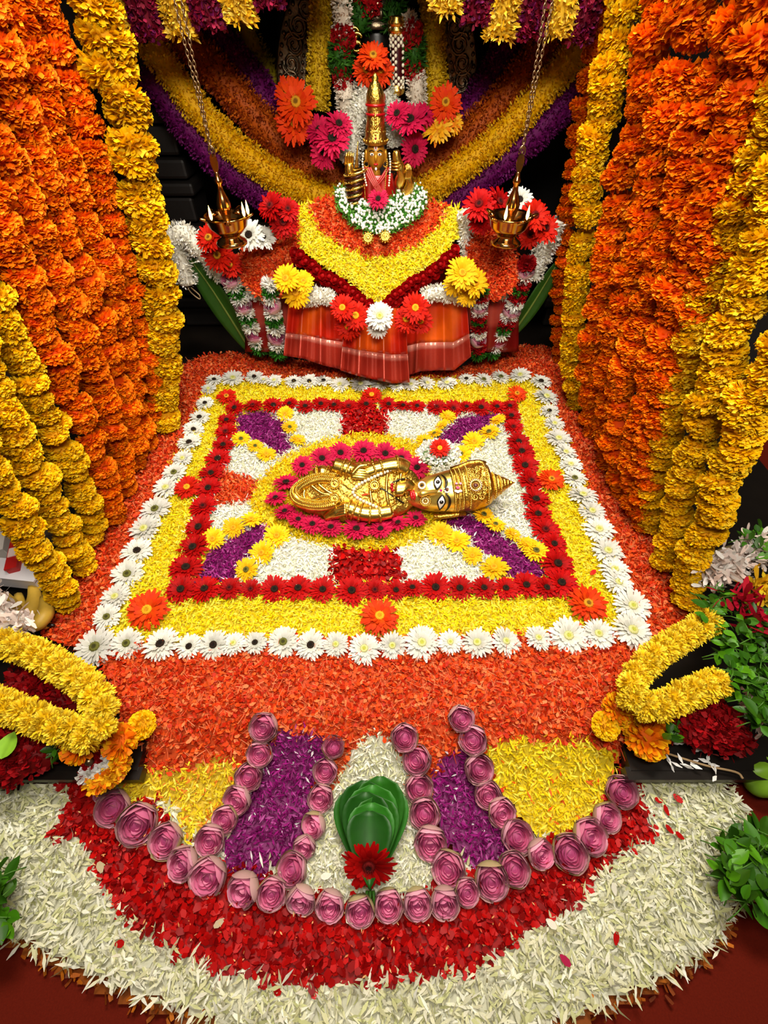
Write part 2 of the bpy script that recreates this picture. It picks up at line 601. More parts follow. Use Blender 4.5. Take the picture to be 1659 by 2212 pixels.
def owner(x, y, jit):
    p = np.stack([x, y, ground(x, y)], -1)
    q = p.copy()
    q[:, :2] += RNG.normal(0, jit, (len(x), 2)) if jit else 0
    a, c = proj(q)
    own = np.full(len(x), -1)
    for i, bd in enumerate(BEDS):
        free = np.nonzero(own < 0)[0]
        hit = in_poly(a[free], c[free], bd[2])
        if bd[3] == 'thin' and bd[4] is WHT:
            hit &= in_poly(a[free], c[free], INNER)
        own[free[hit]] = i
    return own


own = owner(sx, sy, 0.0055)
GS = 0.012
gx, gy = np.meshgrid(np.arange(X0, X1, GS), np.arange(Y0, Y1, GS))
gx, gy = gx.ravel(), gy.ravel()
gown = owner(gx, gy, 0.0)
NORMAL_UP = np.array([0, 0, 1.0])
for i, (name, label, poly, kind, cols) in enumerate(BEDS):
    idx = np.nonzero(own == i)[0]
    idx = idx[RNG.random(len(idx)) < DENS[kind] / 60000]
    n = len(idx)
    b = MB()
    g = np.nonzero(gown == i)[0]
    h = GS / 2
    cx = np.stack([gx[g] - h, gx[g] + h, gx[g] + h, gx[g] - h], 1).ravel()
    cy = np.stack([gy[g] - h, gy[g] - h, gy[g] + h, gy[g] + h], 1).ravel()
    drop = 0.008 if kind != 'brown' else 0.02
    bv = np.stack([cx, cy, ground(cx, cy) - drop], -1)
    b.add(bv, np.arange(len(bv)).reshape(-1, 4), np.mean([hx(c) for c in cols], axis=0) * 0.8)  # base darker than its petals: shade of the gaps put into the colour
    z = ground(sx[idx], sy[idx])
    P = np.stack([sx[idx], sy[idx], z + RNG.uniform(-0.008, 0.006, n)], -1)
    if kind == 'thin':
        D = rand_dirs(n, 0.6)
        L = RNG.uniform(0.011, 0.020, n); W = RNG.uniform(0.0032, 0.0052, n)
        C = pick(cols, n)
        b.add(*petals(P, D, NORMAL_UP + RNG.normal(0, .5, (n, 3)), L, W, THIN, RNG.normal(0, .25, n), C, C, 0.15))
    elif kind == 'fluffy':
        D = rand_dirs(n, 0.75); D[:, 2] = np.abs(D[:, 2])
        C = pick(cols, n)
        b.add(*petals(P, D, NORMAL_UP + RNG.normal(0, .6, (n, 3)), RNG.uniform(0.009, 0.017, n), RNG.uniform(0.004, 0.0065, n), THIN, .2, C * np.array([.95, .8, .5]), C, 0.2))
    elif kind == 'long':
        D = rand_dirs(n, 0.6)
        C = pick(cols, n)
        b.add(*petals(P, D, NORMAL_UP + RNG.normal(0, .5, (n, 3)), RNG.uniform(0.016, 0.030, n), RNG.uniform(0.004, 0.0075, n), THIN, RNG.normal(0, .25, n), C * np.array([.97, .98, .86]), C, 0.2))
    elif kind == 'brown':
        P[:, 2] = RNG.uniform(0.002, 0.02, n)
        D = rand_dirs(n, 0.5)
        C = pick(cols, n, .15)
        b.add(*petals(P, D, NORMAL_UP + RNG.normal(0, .4, (n, 3)), RNG.uniform(0.01, 0.018, n), RNG.uniform(0.004, 0.008, n), FRILL, .1, C, C))
    elif kind == 'rose':
        D = rand_dirs(n, 0.4)
        C = pick(cols, n, .12)
        b.add(*petals(P, D, NORMAL_UP + RNG.normal(0, .45, (n, 3)), RNG.uniform(0.011, 0.018, n), RNG.uniform(0.009, 0.015, n), WIDE, RNG.normal(0, .35, n), C, C * .92, 0.25))
        m = n // 12
        k = RNG.integers(0, n, m)
        C = pick(['#E8A060', '#F0C080', '#E05030'], m)
        b.add(*petals(P[k] + [0, 0, .008], rand_dirs(m, .5), NORMAL_UP + RNG.normal(0, .5, (m, 3)), RNG.uniform(.004, .009, m), .003, THIN, .1, C, C))
    elif kind == 'ixora':
        # small four-petalled stars broken up, with loose thread-like stalks
        n4 = int(n * .8)
        D = rand_dirs(n4, 0.7)
        C = pick(cols, n4, .1)
        b.add(*petals(P[:n4], D, NORMAL_UP + RNG.normal(0, .5, (n4, 3)), RNG.uniform(0.008, 0.016, n4), RNG.uniform(0.006, 0.010, n4), ((0, .2), (.6, 1), (1, .5)), RNG.normal(0, .3, n4), C * .9, C, .2))
        m = n - n4
        C = pick(['#F07040', '#F89060', '#E85020'], m)
        b.add(*petals(P[n4:] + [0, 0, .004], rand_dirs(m, .35), NORMAL_UP + RNG.normal(0, .5, (m, 3)), RNG.uniform(.012, .026, m), .0013, ((0, 1), (.5, 1), (1, 1)), RNG.normal(0, .5, m), C, C))
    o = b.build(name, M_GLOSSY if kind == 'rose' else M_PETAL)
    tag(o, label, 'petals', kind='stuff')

# a few stray petals lying on the beds
SPILL = [(930, 1940, '#F4F0E0'), (715, 1890, '#F4F0E0'), (1330, 1935, '#F4F0E0'), (1180, 1985, '#F4F0E0'), (770, 1985, '#E8E4D0'),
         (1455, 1715, '#C00808'), (1432, 1730, '#C00808'), (1445, 1762, '#C00808'), (1455, 1800, '#C00808'), (1478, 1812, '#C00808'), (1330, 2042, '#C00808'),
         (1210, 2062, '#B01048'), (1275, 1241, '#D01010'), (485, 1985, '#C8B896'), (220, 1885, '#C8B890'), (248, 2040, '#C00808'), (460, 2110, '#C00808')]
LAB = ['loose white petal on the lotus row near the right purple blade', 'loose white petal beside the red gerbera of the leaf cup', 'white petal on the red crescent under the right lotus buds', 'white petal on the red crescent, right of the middle',
       'small pale petal on the red crescent below the middle lotus', 'topmost red petal on the right white crescent', 'red petal beside the topmost one on the right white crescent', 'third red petal from the top on the right white crescent',
       'fourth red petal from the top on the right white crescent', 'outermost red petal on the right white crescent', 'red petal low on the white crescent at the right', 'magenta petal low on the white crescent',
       'single red petal on the yellow border near the right front corner', 'large dry beige petal on the red crescent at the left', 'small beige petal on the red crescent at the far left', 'red petal on the white crescent at the left', 'red petal at the lower edge of the red crescent']
SPDONE = []
for px, py, c in SPILL:
    p = on_g(px, py, 0.010)
    b = MB()
    a = RNG.uniform(0, 6.28)
    b.add(*petals([p], [[math.cos(a), math.sin(a), .12]], NORMAL_UP[None], .020, .012, ((0, .3), (.35, .9), (.7, 1), (1, .4)), .2, hx(c), hx(c), .25))
    o = b.build('loose_petal', M_PETAL, origin=p)
    tag(o, LAB[len(SPDONE)], 'petal', 'loose petals'); SPDONE.append(px)

# ------------------------------------------------------------------ flower meshes
def gerbera_mesh(name, cols, tipcols, seed, layers=((0, 1.0, 24, .10), (.5, .86, 22, .30), (.2, .55, 18, .62)), wide=.19):
    r = np.random.default_rng(seed)
    b = MB()
    for off, rad, n, lift in layers:
        a = (np.arange(n) + off + r.uniform(-.25, .25, n)) * 2 * math.pi / n
        e = lift + r.normal(0, .07, n)
        D = np.stack([np.cos(a) * np.cos(e), np.sin(a) * np.cos(e), np.sin(e)], -1)
        P = np.stack([np.cos(a) * .16, np.sin(a) * .16, np.full(n, .03)], -1)
        U = np.tile([0, 0, 1.0], (n, 1)) + r.normal(0, .12, (n, 3))
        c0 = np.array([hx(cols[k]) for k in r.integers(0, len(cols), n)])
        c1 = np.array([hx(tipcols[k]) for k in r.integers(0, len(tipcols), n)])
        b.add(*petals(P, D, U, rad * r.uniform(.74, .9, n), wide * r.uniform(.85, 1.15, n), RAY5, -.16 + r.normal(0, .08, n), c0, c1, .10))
    return b.mesh(name, M_FLOWER)


def disc_mesh(name, ccen, cring):
    b = MB()
    pr = [(0.001, .15), (.08, .155), (.15, .17), (.21, .15), (.24, .09), (.2, .02)]
    v, f = lathe(pr, 16)
    rr = np.hypot(v[:, 0], v[:, 1])
    c = np.where(rr[:, None] < .12, hx(ccen), hx(cring))
    b.add(v, f, c)
    n = 26
    a = np.arange(n) * 2.39996
    q = np.sqrt((np.arange(n) + .5) / n) * .22
    P = np.stack([np.cos(a) * q, np.sin(a) * q, np.full(n, .13)], -1)
    D = np.stack([np.cos(a) * .7, np.sin(a) * .7, np.ones(n)], -1)
    b.add(*petals(P, D, np.stack([-np.cos(a), -np.sin(a), np.ones(n)], -1), .09, .035, THIN, .1, np.where(q[:, None] < .1, hx(ccen), hx(cring)), hx(cring)))
    return b.mesh(name, M_DISC)


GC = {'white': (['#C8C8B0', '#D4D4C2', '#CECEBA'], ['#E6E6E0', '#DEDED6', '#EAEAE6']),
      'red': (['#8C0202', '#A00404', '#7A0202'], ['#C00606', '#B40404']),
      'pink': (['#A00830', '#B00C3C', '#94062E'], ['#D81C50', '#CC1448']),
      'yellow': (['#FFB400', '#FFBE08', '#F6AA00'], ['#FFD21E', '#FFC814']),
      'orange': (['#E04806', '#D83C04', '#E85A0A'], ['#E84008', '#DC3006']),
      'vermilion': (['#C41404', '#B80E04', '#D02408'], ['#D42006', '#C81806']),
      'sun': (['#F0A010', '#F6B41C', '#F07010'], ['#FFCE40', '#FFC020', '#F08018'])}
DC = {'dark': ('#140C08', '#2A1C10'), 'olive': ('#3C3A16', '#6A6A2C'), 'lime': ('#B8BC4A', '#D8D690'), 'gold': ('#C88A10', '#F0B020'),
      'amber': ('#7A5010', '#D89A20'), 'maroon': ('#2A0404', '#6A0808')}
GM = {k: [gerbera_mesh('gerbera_petals_' + k, *v, seed=s * 7 + 3) for s in range(3)] for k, v in GC.items()}
DM = {k: disc_mesh('gerbera_disc_' + k, *v) for k, v in DC.items()}


def gerbera(p, diam, color, disc, label, group=None, normal=(0, 0, 1), tilt=.12, cat='flower'):
    nrm = unit(np.asarray(normal, float) + RNG.normal(0, tilt, 3))
    q = Vector((0, 0, 1)).rotation_difference(Vector(nrm)) @ Matrix.Rotation(RNG.uniform(0, 6.28), 3, 'Z').to_quaternion()
    s = diam / 2
    t = thing('gerbera', label, cat, p, group)
    t.rotation_mode = 'QUATERNION'
    t.rotation_quaternion = q
    t.scale = (s, s, s)
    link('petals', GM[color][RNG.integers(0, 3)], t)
    link('flower_disc', DM[disc], t)
    return t


def px_flower(px, py, wpx, color, disc, label, group=None, lift=.012, wmul=1.0, normal=(0, -.12, 1), tilt=.1):
    p = on_g(px, py, lift)
    return gerbera(p, wpx * mscale(p) * wmul, color, disc, label, group, normal, tilt)


cen = {'d': 'dark', 'o': 'olive', 'y': 'lime'}
WB = T1([(340, 200, 130, 'd'), (475, 190, 170, 'y'), (628, 180, 140, 'd'), (695, 200, 95, 'y'), (770, 205, 125, 'y'), (912, 212, 145, 'd'), (1022, 212, 135, 'd'), (1125, 208, 135, 'd'),
         (1240, 235, 150, 'y'), (1390, 230, 160, 'y'), (1522, 228, 155, 'y')]) + \
    T2([(190, 240, 120, 'y'), (290, 235, 135, 'y'), (408, 225, 135, 'y'), (550, 225, 155, 'y'), (688, 195, 130, 'd'), (812, 200, 145, 'o'), (935, 180, 145, 'o'), (1073, 168, 165, 'y'), (1223, 213, 160, 'd')])
WL = T1([(300, 265, 115, 'y'), (275, 368, 135, 'd'), (235, 470, 155, 'd'), (193, 558, 155, 'd'), (162, 650, 180, 'd'), (115, 765, 155, 'y')]) + \
    T3([(585, 70, 190, 'o'), (525, 178, 205, 'y'), (450, 332, 235, 'o'), (370, 472, 240, 'y'), (320, 630, 225, 'd'), (250, 797, 240, 'o')]) + T5([(328, 295, 215, 'y'), (268, 440, 205, 'o')])
WR = T2([(1262, 322, 195, 'y'), (1283, 425, 145, 'd'), (1320, 515, 155, 'y'), (1348, 622, 195, 'y'), (1400, 720, 175, 'y'), (1437, 808, 175, 'y')]) + \
    T4([(1132, 110, 185, 'o'), (1192, 230, 225, 'y'), (1257, 345, 205, 'y'), (1307, 477, 235, 'y'), (1370, 630, 240, 'y'), (1420, 765, 225, 'y')]) + T7([(1115, 190, 230, 'y'), (1215, 360, 275, 'y')])
WF = T5([(185, 655, 300, 'o'), (410, 630, 235, 'o'), (655, 635, 275, 'd'), (858, 652, 200, 'd'), (1033, 640, 230, 'd'), (1175, 630, 190, 'y'), (1330, 625, 185, 'd'), (1533, 620, 245, 'o')]) + \
    T6([(237, 642, 235, 'd'), (415, 637, 200, 'y'), (620, 668, 245, 'y'), (820, 645, 210, 'y'), (1032, 625, 275, 'y'), (1237, 620, 190, 'y'), (1430, 625, 245, 'y'), (1635, 615, 225, 'y')]) + \
    T7([(540, 590, 200, 'y'), (755, 575, 285, 'y'), (970, 560, 245, 'y'), (1215, 535, 295, 'y')])
CN = {'d': 'black', 'o': 'olive', 'y': 'pale green'}
for rows, how in ((WB, 'from left in back row of white border'), (WL, 'from back in left row of white border'),
                  (WR, 'from back in right row of white border'), (WF, 'from left in front row of white border')):
    for i, (px, py, w, c) in enumerate(rows):
        px_flower(px, py, w / 3.318 * 1.0, 'white', cen[c], f'white gerbera with {CN[c]} centre, {nth(i)} {how}', 'white gerberas of the border')

RB = T1([(487, 402, 140), (617, 385, 140), (765, 385, 155), (880, 372, 120), (993, 392, 135), (1105, 375, 135), (1200, 383, 135), (1305, 393, 140), (1430, 378, 150), (1590, 378, 140)]) + \
    T2([(235, 385, 120), (335, 390, 125), (475, 398, 145), (593, 408, 150), (690, 395, 115), (793, 400, 145), (908, 395, 130), (1000, 390, 125)])
RL = T1([(430, 490, 135), (425, 575, 160), (405, 668, 155), (367, 768, 185)]) + T3([(850, 75, 175), (830, 180, 180), (793, 312, 195), (762, 460, 205), (722, 605, 225), (670, 750, 235)])
RR = T2([(1010, 460, 145), (1025, 540, 140), (1062, 645, 165), (1085, 715, 185), (1108, 815, 185)]) + T4([(818, 130, 195), (855, 262, 205), (870, 368, 195), (922, 478, 205), (985, 580, 180), (1010, 722, 235)])
RF = T5([(800, 242, 215), (970, 240, 215), (1148, 235, 180), (1300, 240, 150), (1470, 242, 205), (1640, 235, 205)]) + \
    T6([(322, 245, 195), (530, 252, 225), (697, 247, 180), (847, 248, 160), (965, 230, 160), (1130, 228, 215), (1305, 235, 195), (1478, 232, 180), (1635, 235, 180)]) + T7([(455, 212, 200), (600, 230, 180), (705, 195, 235)])
for rows, how in ((RB, 'from left in back row of red rectangle'), (RL, 'from back in left row of red rectangle'),
                  (RR, 'from back in right row of red rectangle'), (RF, 'from left in front row of red rectangle')):
    for i, (px, py, w) in enumerate(rows):
        px_flower(px, py, w / 3.318 * 1.08, 'red', 'dark' if RNG.random() < .8 else 'maroon', f'red gerbera with dark centre, {nth(i)} {how}', 'red gerberas of the rectangle')
ACC = [T1([(430, 320, 145)])[0] + ('vermilion', 'amber', 'back left corner'), T1([(1470, 310, 150)])[0] + ('vermilion', 'gold', 'middle of the back side'), T2([(1050, 300, 145)])[0] + ('orange', 'amber', 'back right corner'),
       T3([(678, 175, 190)])[0] + ('vermilion', 'gold', 'left side'), T4([(965, 118, 190)])[0] + ('orange', 'amber', 'right side'), T5([(560, 390, 290)])[0] + ('orange', 'gold', 'front left corner'),
       T6([(730, 435, 280)])[0] + ('orange', 'gold', 'middle of the front side'), T7([(895, 345, 280)])[0] + ('orange', 'amber', 'front right corner')]
for px, py, w, c, d, where in ACC:
    px_flower(px, py, w / 3.318 * 1.05, c, d, f'{"orange" if c == "orange" else "orange red"} gerbera on the yellow border, {where}', 'accent gerberas on the yellow border', lift=.02)
YG = [(T1([(850, 445, 125), (882, 540, 115), (940, 630, 125)]), 'on the right edge of back left purple wedge'), (T1([(533, 625, 135), (635, 675, 115), (715, 735, 145)]), 'on the left edge of back left purple wedge'),
      (T2([(555, 465, 125), (510, 525, 105), (460, 585, 115), (390, 640, 135)]), 'on the left edge of back right purple wedge'),
      (T2([(908, 488, 125), (850, 575, 155), (742, 645, 170), (650, 735, 155)]), 'on the right edge of back right purple wedge'),
      (T3([(1137, 405, 160), (1010, 465, 165), (862, 545, 175)]), 'on the left edge of front left purple wedge'), (T3([(1320, 522, 185), (1213, 645, 185), (1103, 765, 180)]), 'on the right edge of front left purple wedge'),
      (T4([(480, 370, 165), (565, 440, 150), (690, 510, 130), (790, 580, 150), (855, 630, 195)]), 'on the right edge of front right purple wedge'),
      (T4([(170, 510, 195), (290, 562, 195), (400, 665, 150), (555, 750, 215)]), 'on the left edge of front right purple wedge')]
for pts, how in YG:
    for i, (px, py, w) in enumerate(pts):
        px_flower(px, py, w / 3.318 * 1.05, 'yellow', 'gold' if RNG.random() < .7 else 'olive', f'yellow gerbera, {nth(i)} from back {how}', 'yellow gerberas along the purple wedges', tilt=.2)
PK = C5([(385, 415, 120), (492, 378, 135), (592, 348, 135), (718, 338, 145), (835, 352, 135), (922, 377, 125), (1008, 428, 135)])
PK2 = C5([(297, 510, 155), (240, 593, 125), (290, 665, 120), (362, 710, 120), (440, 735, 130), (540, 752, 135), (678, 762, 155), (810, 762, 135), (905, 728, 125), (1000, 703, 120)])
for pts, how, nr in ((PK, 'from left behind the golden torso', (0, -.45, 1)), (PK2, 'from left on the near side of the golden torso', (0, .1, 1))):
    for i, (px, py, w) in enumerate(pts):
        px_flower(px, py, w / 2.514 * 1.05, 'pink', 'dark', f'pink gerbera with dark centre, {nth(i)} {how}', 'pink gerberas round the idol', lift=.05 if pts is PK else .03, normal=nr)

# ------------------------------------------------------------------ lotus buds
def sphere_patch(r, a0, a1, t0, t1, rz, lip=0.0, nu=5, nv=5, wav=0.0, seed=0, pinch=.5):
    """a petal wrapped round an egg: azimuth a0..a1, polar angle t0 (bottom) .. t1 (rim)"""
    rr = np.random.default_rng(seed)
    v = np.linspace(0, 1, nv)[:, None]
    u = np.linspace(-1, 1, nu)[None, :]
    half = (a1 - a0) / 2 * (1 - pinch * v ** 3) * (.35 + .65 * np.sin(np.pi * np.clip(v * .62 + .19, 0, 1)))
    a = (a0 + a1) / 2 + u * half
    th = t0 + (t1 - t0) * v - .18 * u ** 2 * v
    rad = r * (1 + lip * v ** 2 + .05 * u ** 2) * (1 + wav * rr.normal(0, 1, (nv, nu)))
    return np.stack([rad * np.sin(th) * np.cos(a), rad * np.sin(th) * np.sin(a), -rz * r * np.cos(th) * np.ones_like(a)], -1).reshape(-1, 3), grid_faces(nv, nu)


M_LOTUS = make_mat('lotus_petal', attr=True, rough=0.55, trans=0.15, spec=0.3, var=0.1)


def lotus_meshes(seed, green):
    r = np.random.default_rng(seed)
    outs = []
    n = 5
    for k in range(n):
        b = MB()
        a = (k + r.uniform(-.1, .1)) * 2 * math.pi / n
        v, f = sphere_patch(1.0 - .03 * (k % 2), a - .95, a + .95, .15, r.uniform(1.75, 2.02), .95, .03, 6, 7, .006, seed * 9 + k, .18)
        t = np.clip((v[:, 2:3] + .9) / 1.9, 0, 1)
        if k in green:
            c = hx('#B4B068') * (1 - t) + hx('#D0B494') * t
        else:
            c = hx('#C2A890') * (1 - t) + hx('#E4AEB8') * t
        b.add(v, f, c * (1 + r.normal(0, .03)))
        outs.append(b.mesh('lotus_outer_petal', M_LOTUS))
    b = MB()
    for lay, (rad, rim, m, col) in enumerate(((.90, 1.95, 5, '#F8B6CA'), (.77, 1.98, 5, '#F094B4'), (.64, 1.98, 5, '#EC82AC'), (.50, 1.98, 4, '#E4709E'), (.36, 1.95, 4, '#F08CB4'), (.22, 1.9, 3, '#F094B4'))):
        for k in range(m):
            a = (k + .5 * (lay % 2) + r.uniform(-.22, .22)) * 2 * math.pi / m
            w = math.pi / m * 1.5
            v, f = sphere_patch(rad, a - w, a + w, .9, rim + r.uniform(-.2, .1), max(1.0, .95 / rad), r.uniform(-.02, .08), 6, 5, .02, seed * 31 + lay * 7 + k, .12)
            b.add(v, f, hx(col) * (1 + r.normal(0, .07)))
    b.add(*ball((0, 0, -.42), (.7, .7, .55), 10, 6), hx('#B04878'))
    inner = b.mesh('lotus_inner_petals', M_LOTUS)
    return outs, inner


LOT = [lotus_meshes(3, (1,)), lotus_meshes(5, ()), lotus_meshes(8, (0, 1)), lotus_meshes(13, (2,))]


def lotus(p, diam, label, group=None, normal=(0, -.5, 1), kind=None):
    k = RNG.integers(0, 4) if kind is None else kind
    nrm = unit(np.asarray(normal, float) + RNG.normal(0, .16, 3))
    q = Vector((0, 0, 1)).rotation_difference(Vector(nrm)) @ Matrix.Rotation(RNG.uniform(0, 6.28), 3, 'Z').to_quaternion()
    t = thing('lotus_bud', label, 'flower', p, group)
    t.rotation_mode = 'QUATERNION'
    t.rotation_quaternion = q
    s = diam / 2
    t.scale = (s, s, s * RNG.uniform(.95, 1.1))
    for me in LOT[k][0]:
        link('outer_petal', me, t)
    link('inner_petals', LOT[k][1], t)
    return t


A3 = lambda p: tl(180, 1500, 3.318, p)
B3 = lambda p: tl(780, 1500, 2.592, p)
MD = lambda p: tl(440, 1500, 2.304, p)
LROWS = [
    ([q[:2] + (q[2] / 3.318,) for q in A3([(1290, 235, 205), (1262, 425, 185), (1185, 590, 195), (1098, 760, 200), (1010, 900, 185), (905, 1050, 210)])], 'from top, row left of the left purple blade'),
    ([q[:2] + (q[2] / 2.304,) for q in MD([(645, 262, 110), (605, 382, 122), (582, 515, 128), (545, 655, 128), (500, 762, 112), (438, 872, 155)])], 'from top, row right of the left purple blade'),
    ([q[:2] + (q[2] / 2.304,) for q in MD([(1000, 215, 135), (1060, 325, 145), (1072, 465, 140), (1100, 595, 150), (1130, 745, 165), (1218, 870, 170)])], 'from top, row left of the right purple blade'),
    ([q[:2] + (q[2] / 2.304,) for q in MD([(1283, 120, 130), (1340, 225, 142), (1372, 370, 145), (1415, 500, 135), (1485, 590, 140), (1562, 710, 158)])], 'from top, row right of the right purple blade'),
    ([q[:2] + (q[2] / 3.318,) for q in A3([(205, 815, 235), (385, 930, 275), (585, 1050, 235), (705, 1215, 225), (890, 1310, 265), (1140, 1405, 235), (1350, 1430, 215), (1560, 1480, 205)])] +
     [q[:2] + (q[2] / 2.304,) for q in MD([(628, 1055, 145), (778, 1080, 145), (920, 1050, 145), (1065, 1045, 145), (1200, 1040, 145), (1312, 985, 125), (1432, 930, 170), (1545, 870, 155)])] +
     [q[:2] + (q[2] / 2.592,) for q in B3([(1010, 895, 155), (1170, 890, 195), (1285, 795, 185), (1380, 690, 155), (1460, 545, 170)])], 'from the left in the long front arc'),
]
for pts, how in LROWS:
    for i, (px, py, w) in enumerate(pts):
        p = on_g(px, py, .022)
        lotus(p, w * mscale(p) * 1.0, f'dusty pink lotus bud, {nth(i)} {how}', 'lotus buds on the carpet')
o = on_g(215, 1705, .02)
lotus(o, .05, 'faded green pink lotus bud lying beside the small ring garland at the left', None, (-.6, -.2, .5), 2)

# ------------------------------------------------------------------ betel leaf cup with a red flower
cupP = on_g(800, 1815, .01)
cup = thing('betel_leaf_cup', 'cup of overlapping green betel leaves on the white petal drop', 'leaves', cupP)


def leaf_mesh(b, base, D, U, L, Wd, col, bend=.2, cup_=.25, heart=True, nu=7, nv=9, wav=0.0):
    D = unit(D); U = unit(U - D * np.dot(U, D)); S = np.cross(D, U)
    v = np.linspace(0, 1, nv)[:, None]
    u = np.linspace(-1, 1, nu)[None, :]
    w = np.sin(np.pi * v ** (.6 if heart else .85)) ** (.75) * Wd / 2
    x = u * w
    y = v * L - (0.16 * L * np.abs(u) ** 1.5 * (1 - v) ** 3 if heart else 0)
    z = bend * L * v ** 2 + cup_ * np.abs(u) ** 1.6 * w + wav * np.sin(9 * v + 3 * u) * w
    P = np.asarray(base) + x[..., None] * S + (y * np.ones_like(u))[..., None] * D + (z * np.ones_like(u))[..., None] * U
    c = np.asarray(col)[None, None] * (1 - .18 * np.exp(-(u / .07) ** 2))[..., None] * np.ones((nv, nu, 1))
    b.add(P.reshape(-1, 3), grid_faces(nv, nu), c.reshape(-1, 3))


# the leaves stand in a funnel that opens to the viewer, points meeting at the near end
tipP = on_g(800, 1925, .012)
toplen = float(np.linalg.norm(on_g(800, 1698, .05) - tipP))
# lean sideways, lift of the far end, length, width, layer height
LEAVES = [(-.30, .30, .93, .125, 0), (.30, .30, .95, .125, 0), (-.12, .42, .98, .13, 1), (.16, .42, 1.02, .13, 1), (.03, .40, .93, .13, 2), (-.10, .34, .86, .12, 3), (.14, .32, .82, .115, 3), (.02, .26, .76, .115, 4), (-.03, .19, .68, .11, 5)]
for k, (lean, lift, ln, wd, lay) in enumerate(LEAVES):
    nu, nv = 11, 14
    v = np.linspace(0, 1, nv)[:, None]
    u = np.linspace(-1, 1, nu)[None]
    w = wd / 2 * (1 - (1 - v) ** 1.5) * np.sqrt(np.clip(1 - (np.clip(v - .55, 0, 1) / .452) ** 2, 0, 1))
    yy = v * toplen * ln * (1 + 0 * u)
    xx = u * w + lean * yy * (1 - .35 * v)
    zz = .012 * lay + lift * yy * v + .55 * np.abs(u) ** 1.8 * w * (1 - .3 * v)
    V = tipP + np.stack([xx, yy, zz], -1)
    c = hx(('#256610', '#2E781A', '#1A520C')[k % 3]) * (1 + .35 * np.exp(-(u / .05) ** 2) * np.ones_like(v))[..., None]
    b = MB(); b.add(V.reshape(-1, 3), grid_faces(nv, nu), c.reshape(-1, 3))
    o = b.build('betel_leaf', M_LEAF, cup)
    sd = o.modifiers.new('solid', 'SOLIDIFY'); sd.thickness = .0008
b = MB()
for k in range(3):
    b.add(*tube([tipP + [0.006 * (k - 1), 0, .01], tipP + [.008 * (k - 1), -.02, .004]], .003, 6), hx('#3C7A1C'))
b.build('stalks', M_LEAF, cup)
rp = on_g(797, 1868, .085)
gerbera(rp, 118 * mscale(rp), 'red', 'maroon', 'bright red gerbera standing in the betel leaf cup', None, (0, -.75, .6), .03)

# ------------------------------------------------------------------ marigold strands at both sides
def marigold_mesh(name, cin, cout, seed, n=150, prof=FRILL, L=.52, Wd=.30, flat=.62, low=-.9, high=1.35):
    r = np.random.default_rng(seed)
    b = MB()
    b.add(*ball((0, 0, 0), (.7, .7, .7 * flat), 12, 8), hx(cin[0]) * .8)
    i = np.arange(n)
    s = np.sin(low) + (np.sin(high) - np.sin(low)) * (i + .5) / n
    e = np.arcsin(np.clip(s, -1, 1)) + r.normal(0, .08, n)
    a = i * 2.39996 + r.normal(0, .1, n)
    D = np.stack([np.cos(a) * np.cos(e), np.sin(a) * np.cos(e), np.sin(e) * flat * 1.2], -1)
    P = D * np.array([.6, .6, .6 * flat])
    T = np.stack([-np.sin(a), np.cos(a), np.zeros(n)], -1)
    U = np.cross(unit(D), T) * np.where(r.random(n) < .5, 1, -1)[:, None] + T * r.normal(0, .5, (n, 1))
    c0 = np.array([hx(c) for c in cin])[r.integers(0, len(cin), n)]
    c1 = np.array([hx(c) for c in cout])[r.integers(0, len(cout), n)]
    b.add(*petals(P, D, U, L * r.uniform(.85, 1.12, n), Wd * r.uniform(.8, 1.25, n), prof, r.normal(0, .3, n), c0, c1, .25))
    return b.mesh(name, M_FLOWER)


OIN, OOUT = ['#FA5200', '#FF5E00', '#F04400'], ['#FF8A02', '#FF7E00', '#FF980C', '#FF7000']
YIN, YOUT = ['#F4A800', '#EA9C00', '#F8B400'], ['#FFD410', '#FFC804', '#FFDC30', '#FFC000']
MO = [marigold_mesh('orange_marigold', OIN, OOUT, s, 420, FRILL, .36, .17) for s in (1, 2, 3, 4)]
MY = [marigold_mesh('yellow_marigold', YIN, YOUT, s, 420, FRILL, .36, .16) for s in (5, 6, 7, 8)]


def axis_points(bottom, ways):
    """points on the sight lines of the waypoints that lie nearest to the plumb line over the bottom"""
    out = [bottom]
    for px, py in ways:
        d = ray(px, py)
        # nearest to the vertical line: minimise the horizontal distance
        h = d[:2]
        t = float(np.dot(bottom[:2], h) / np.dot(h, h))
        p = CAM + d * t
        if p[2] > out[-1][2] + .01:
            out.append(p)
    return np.array(out)


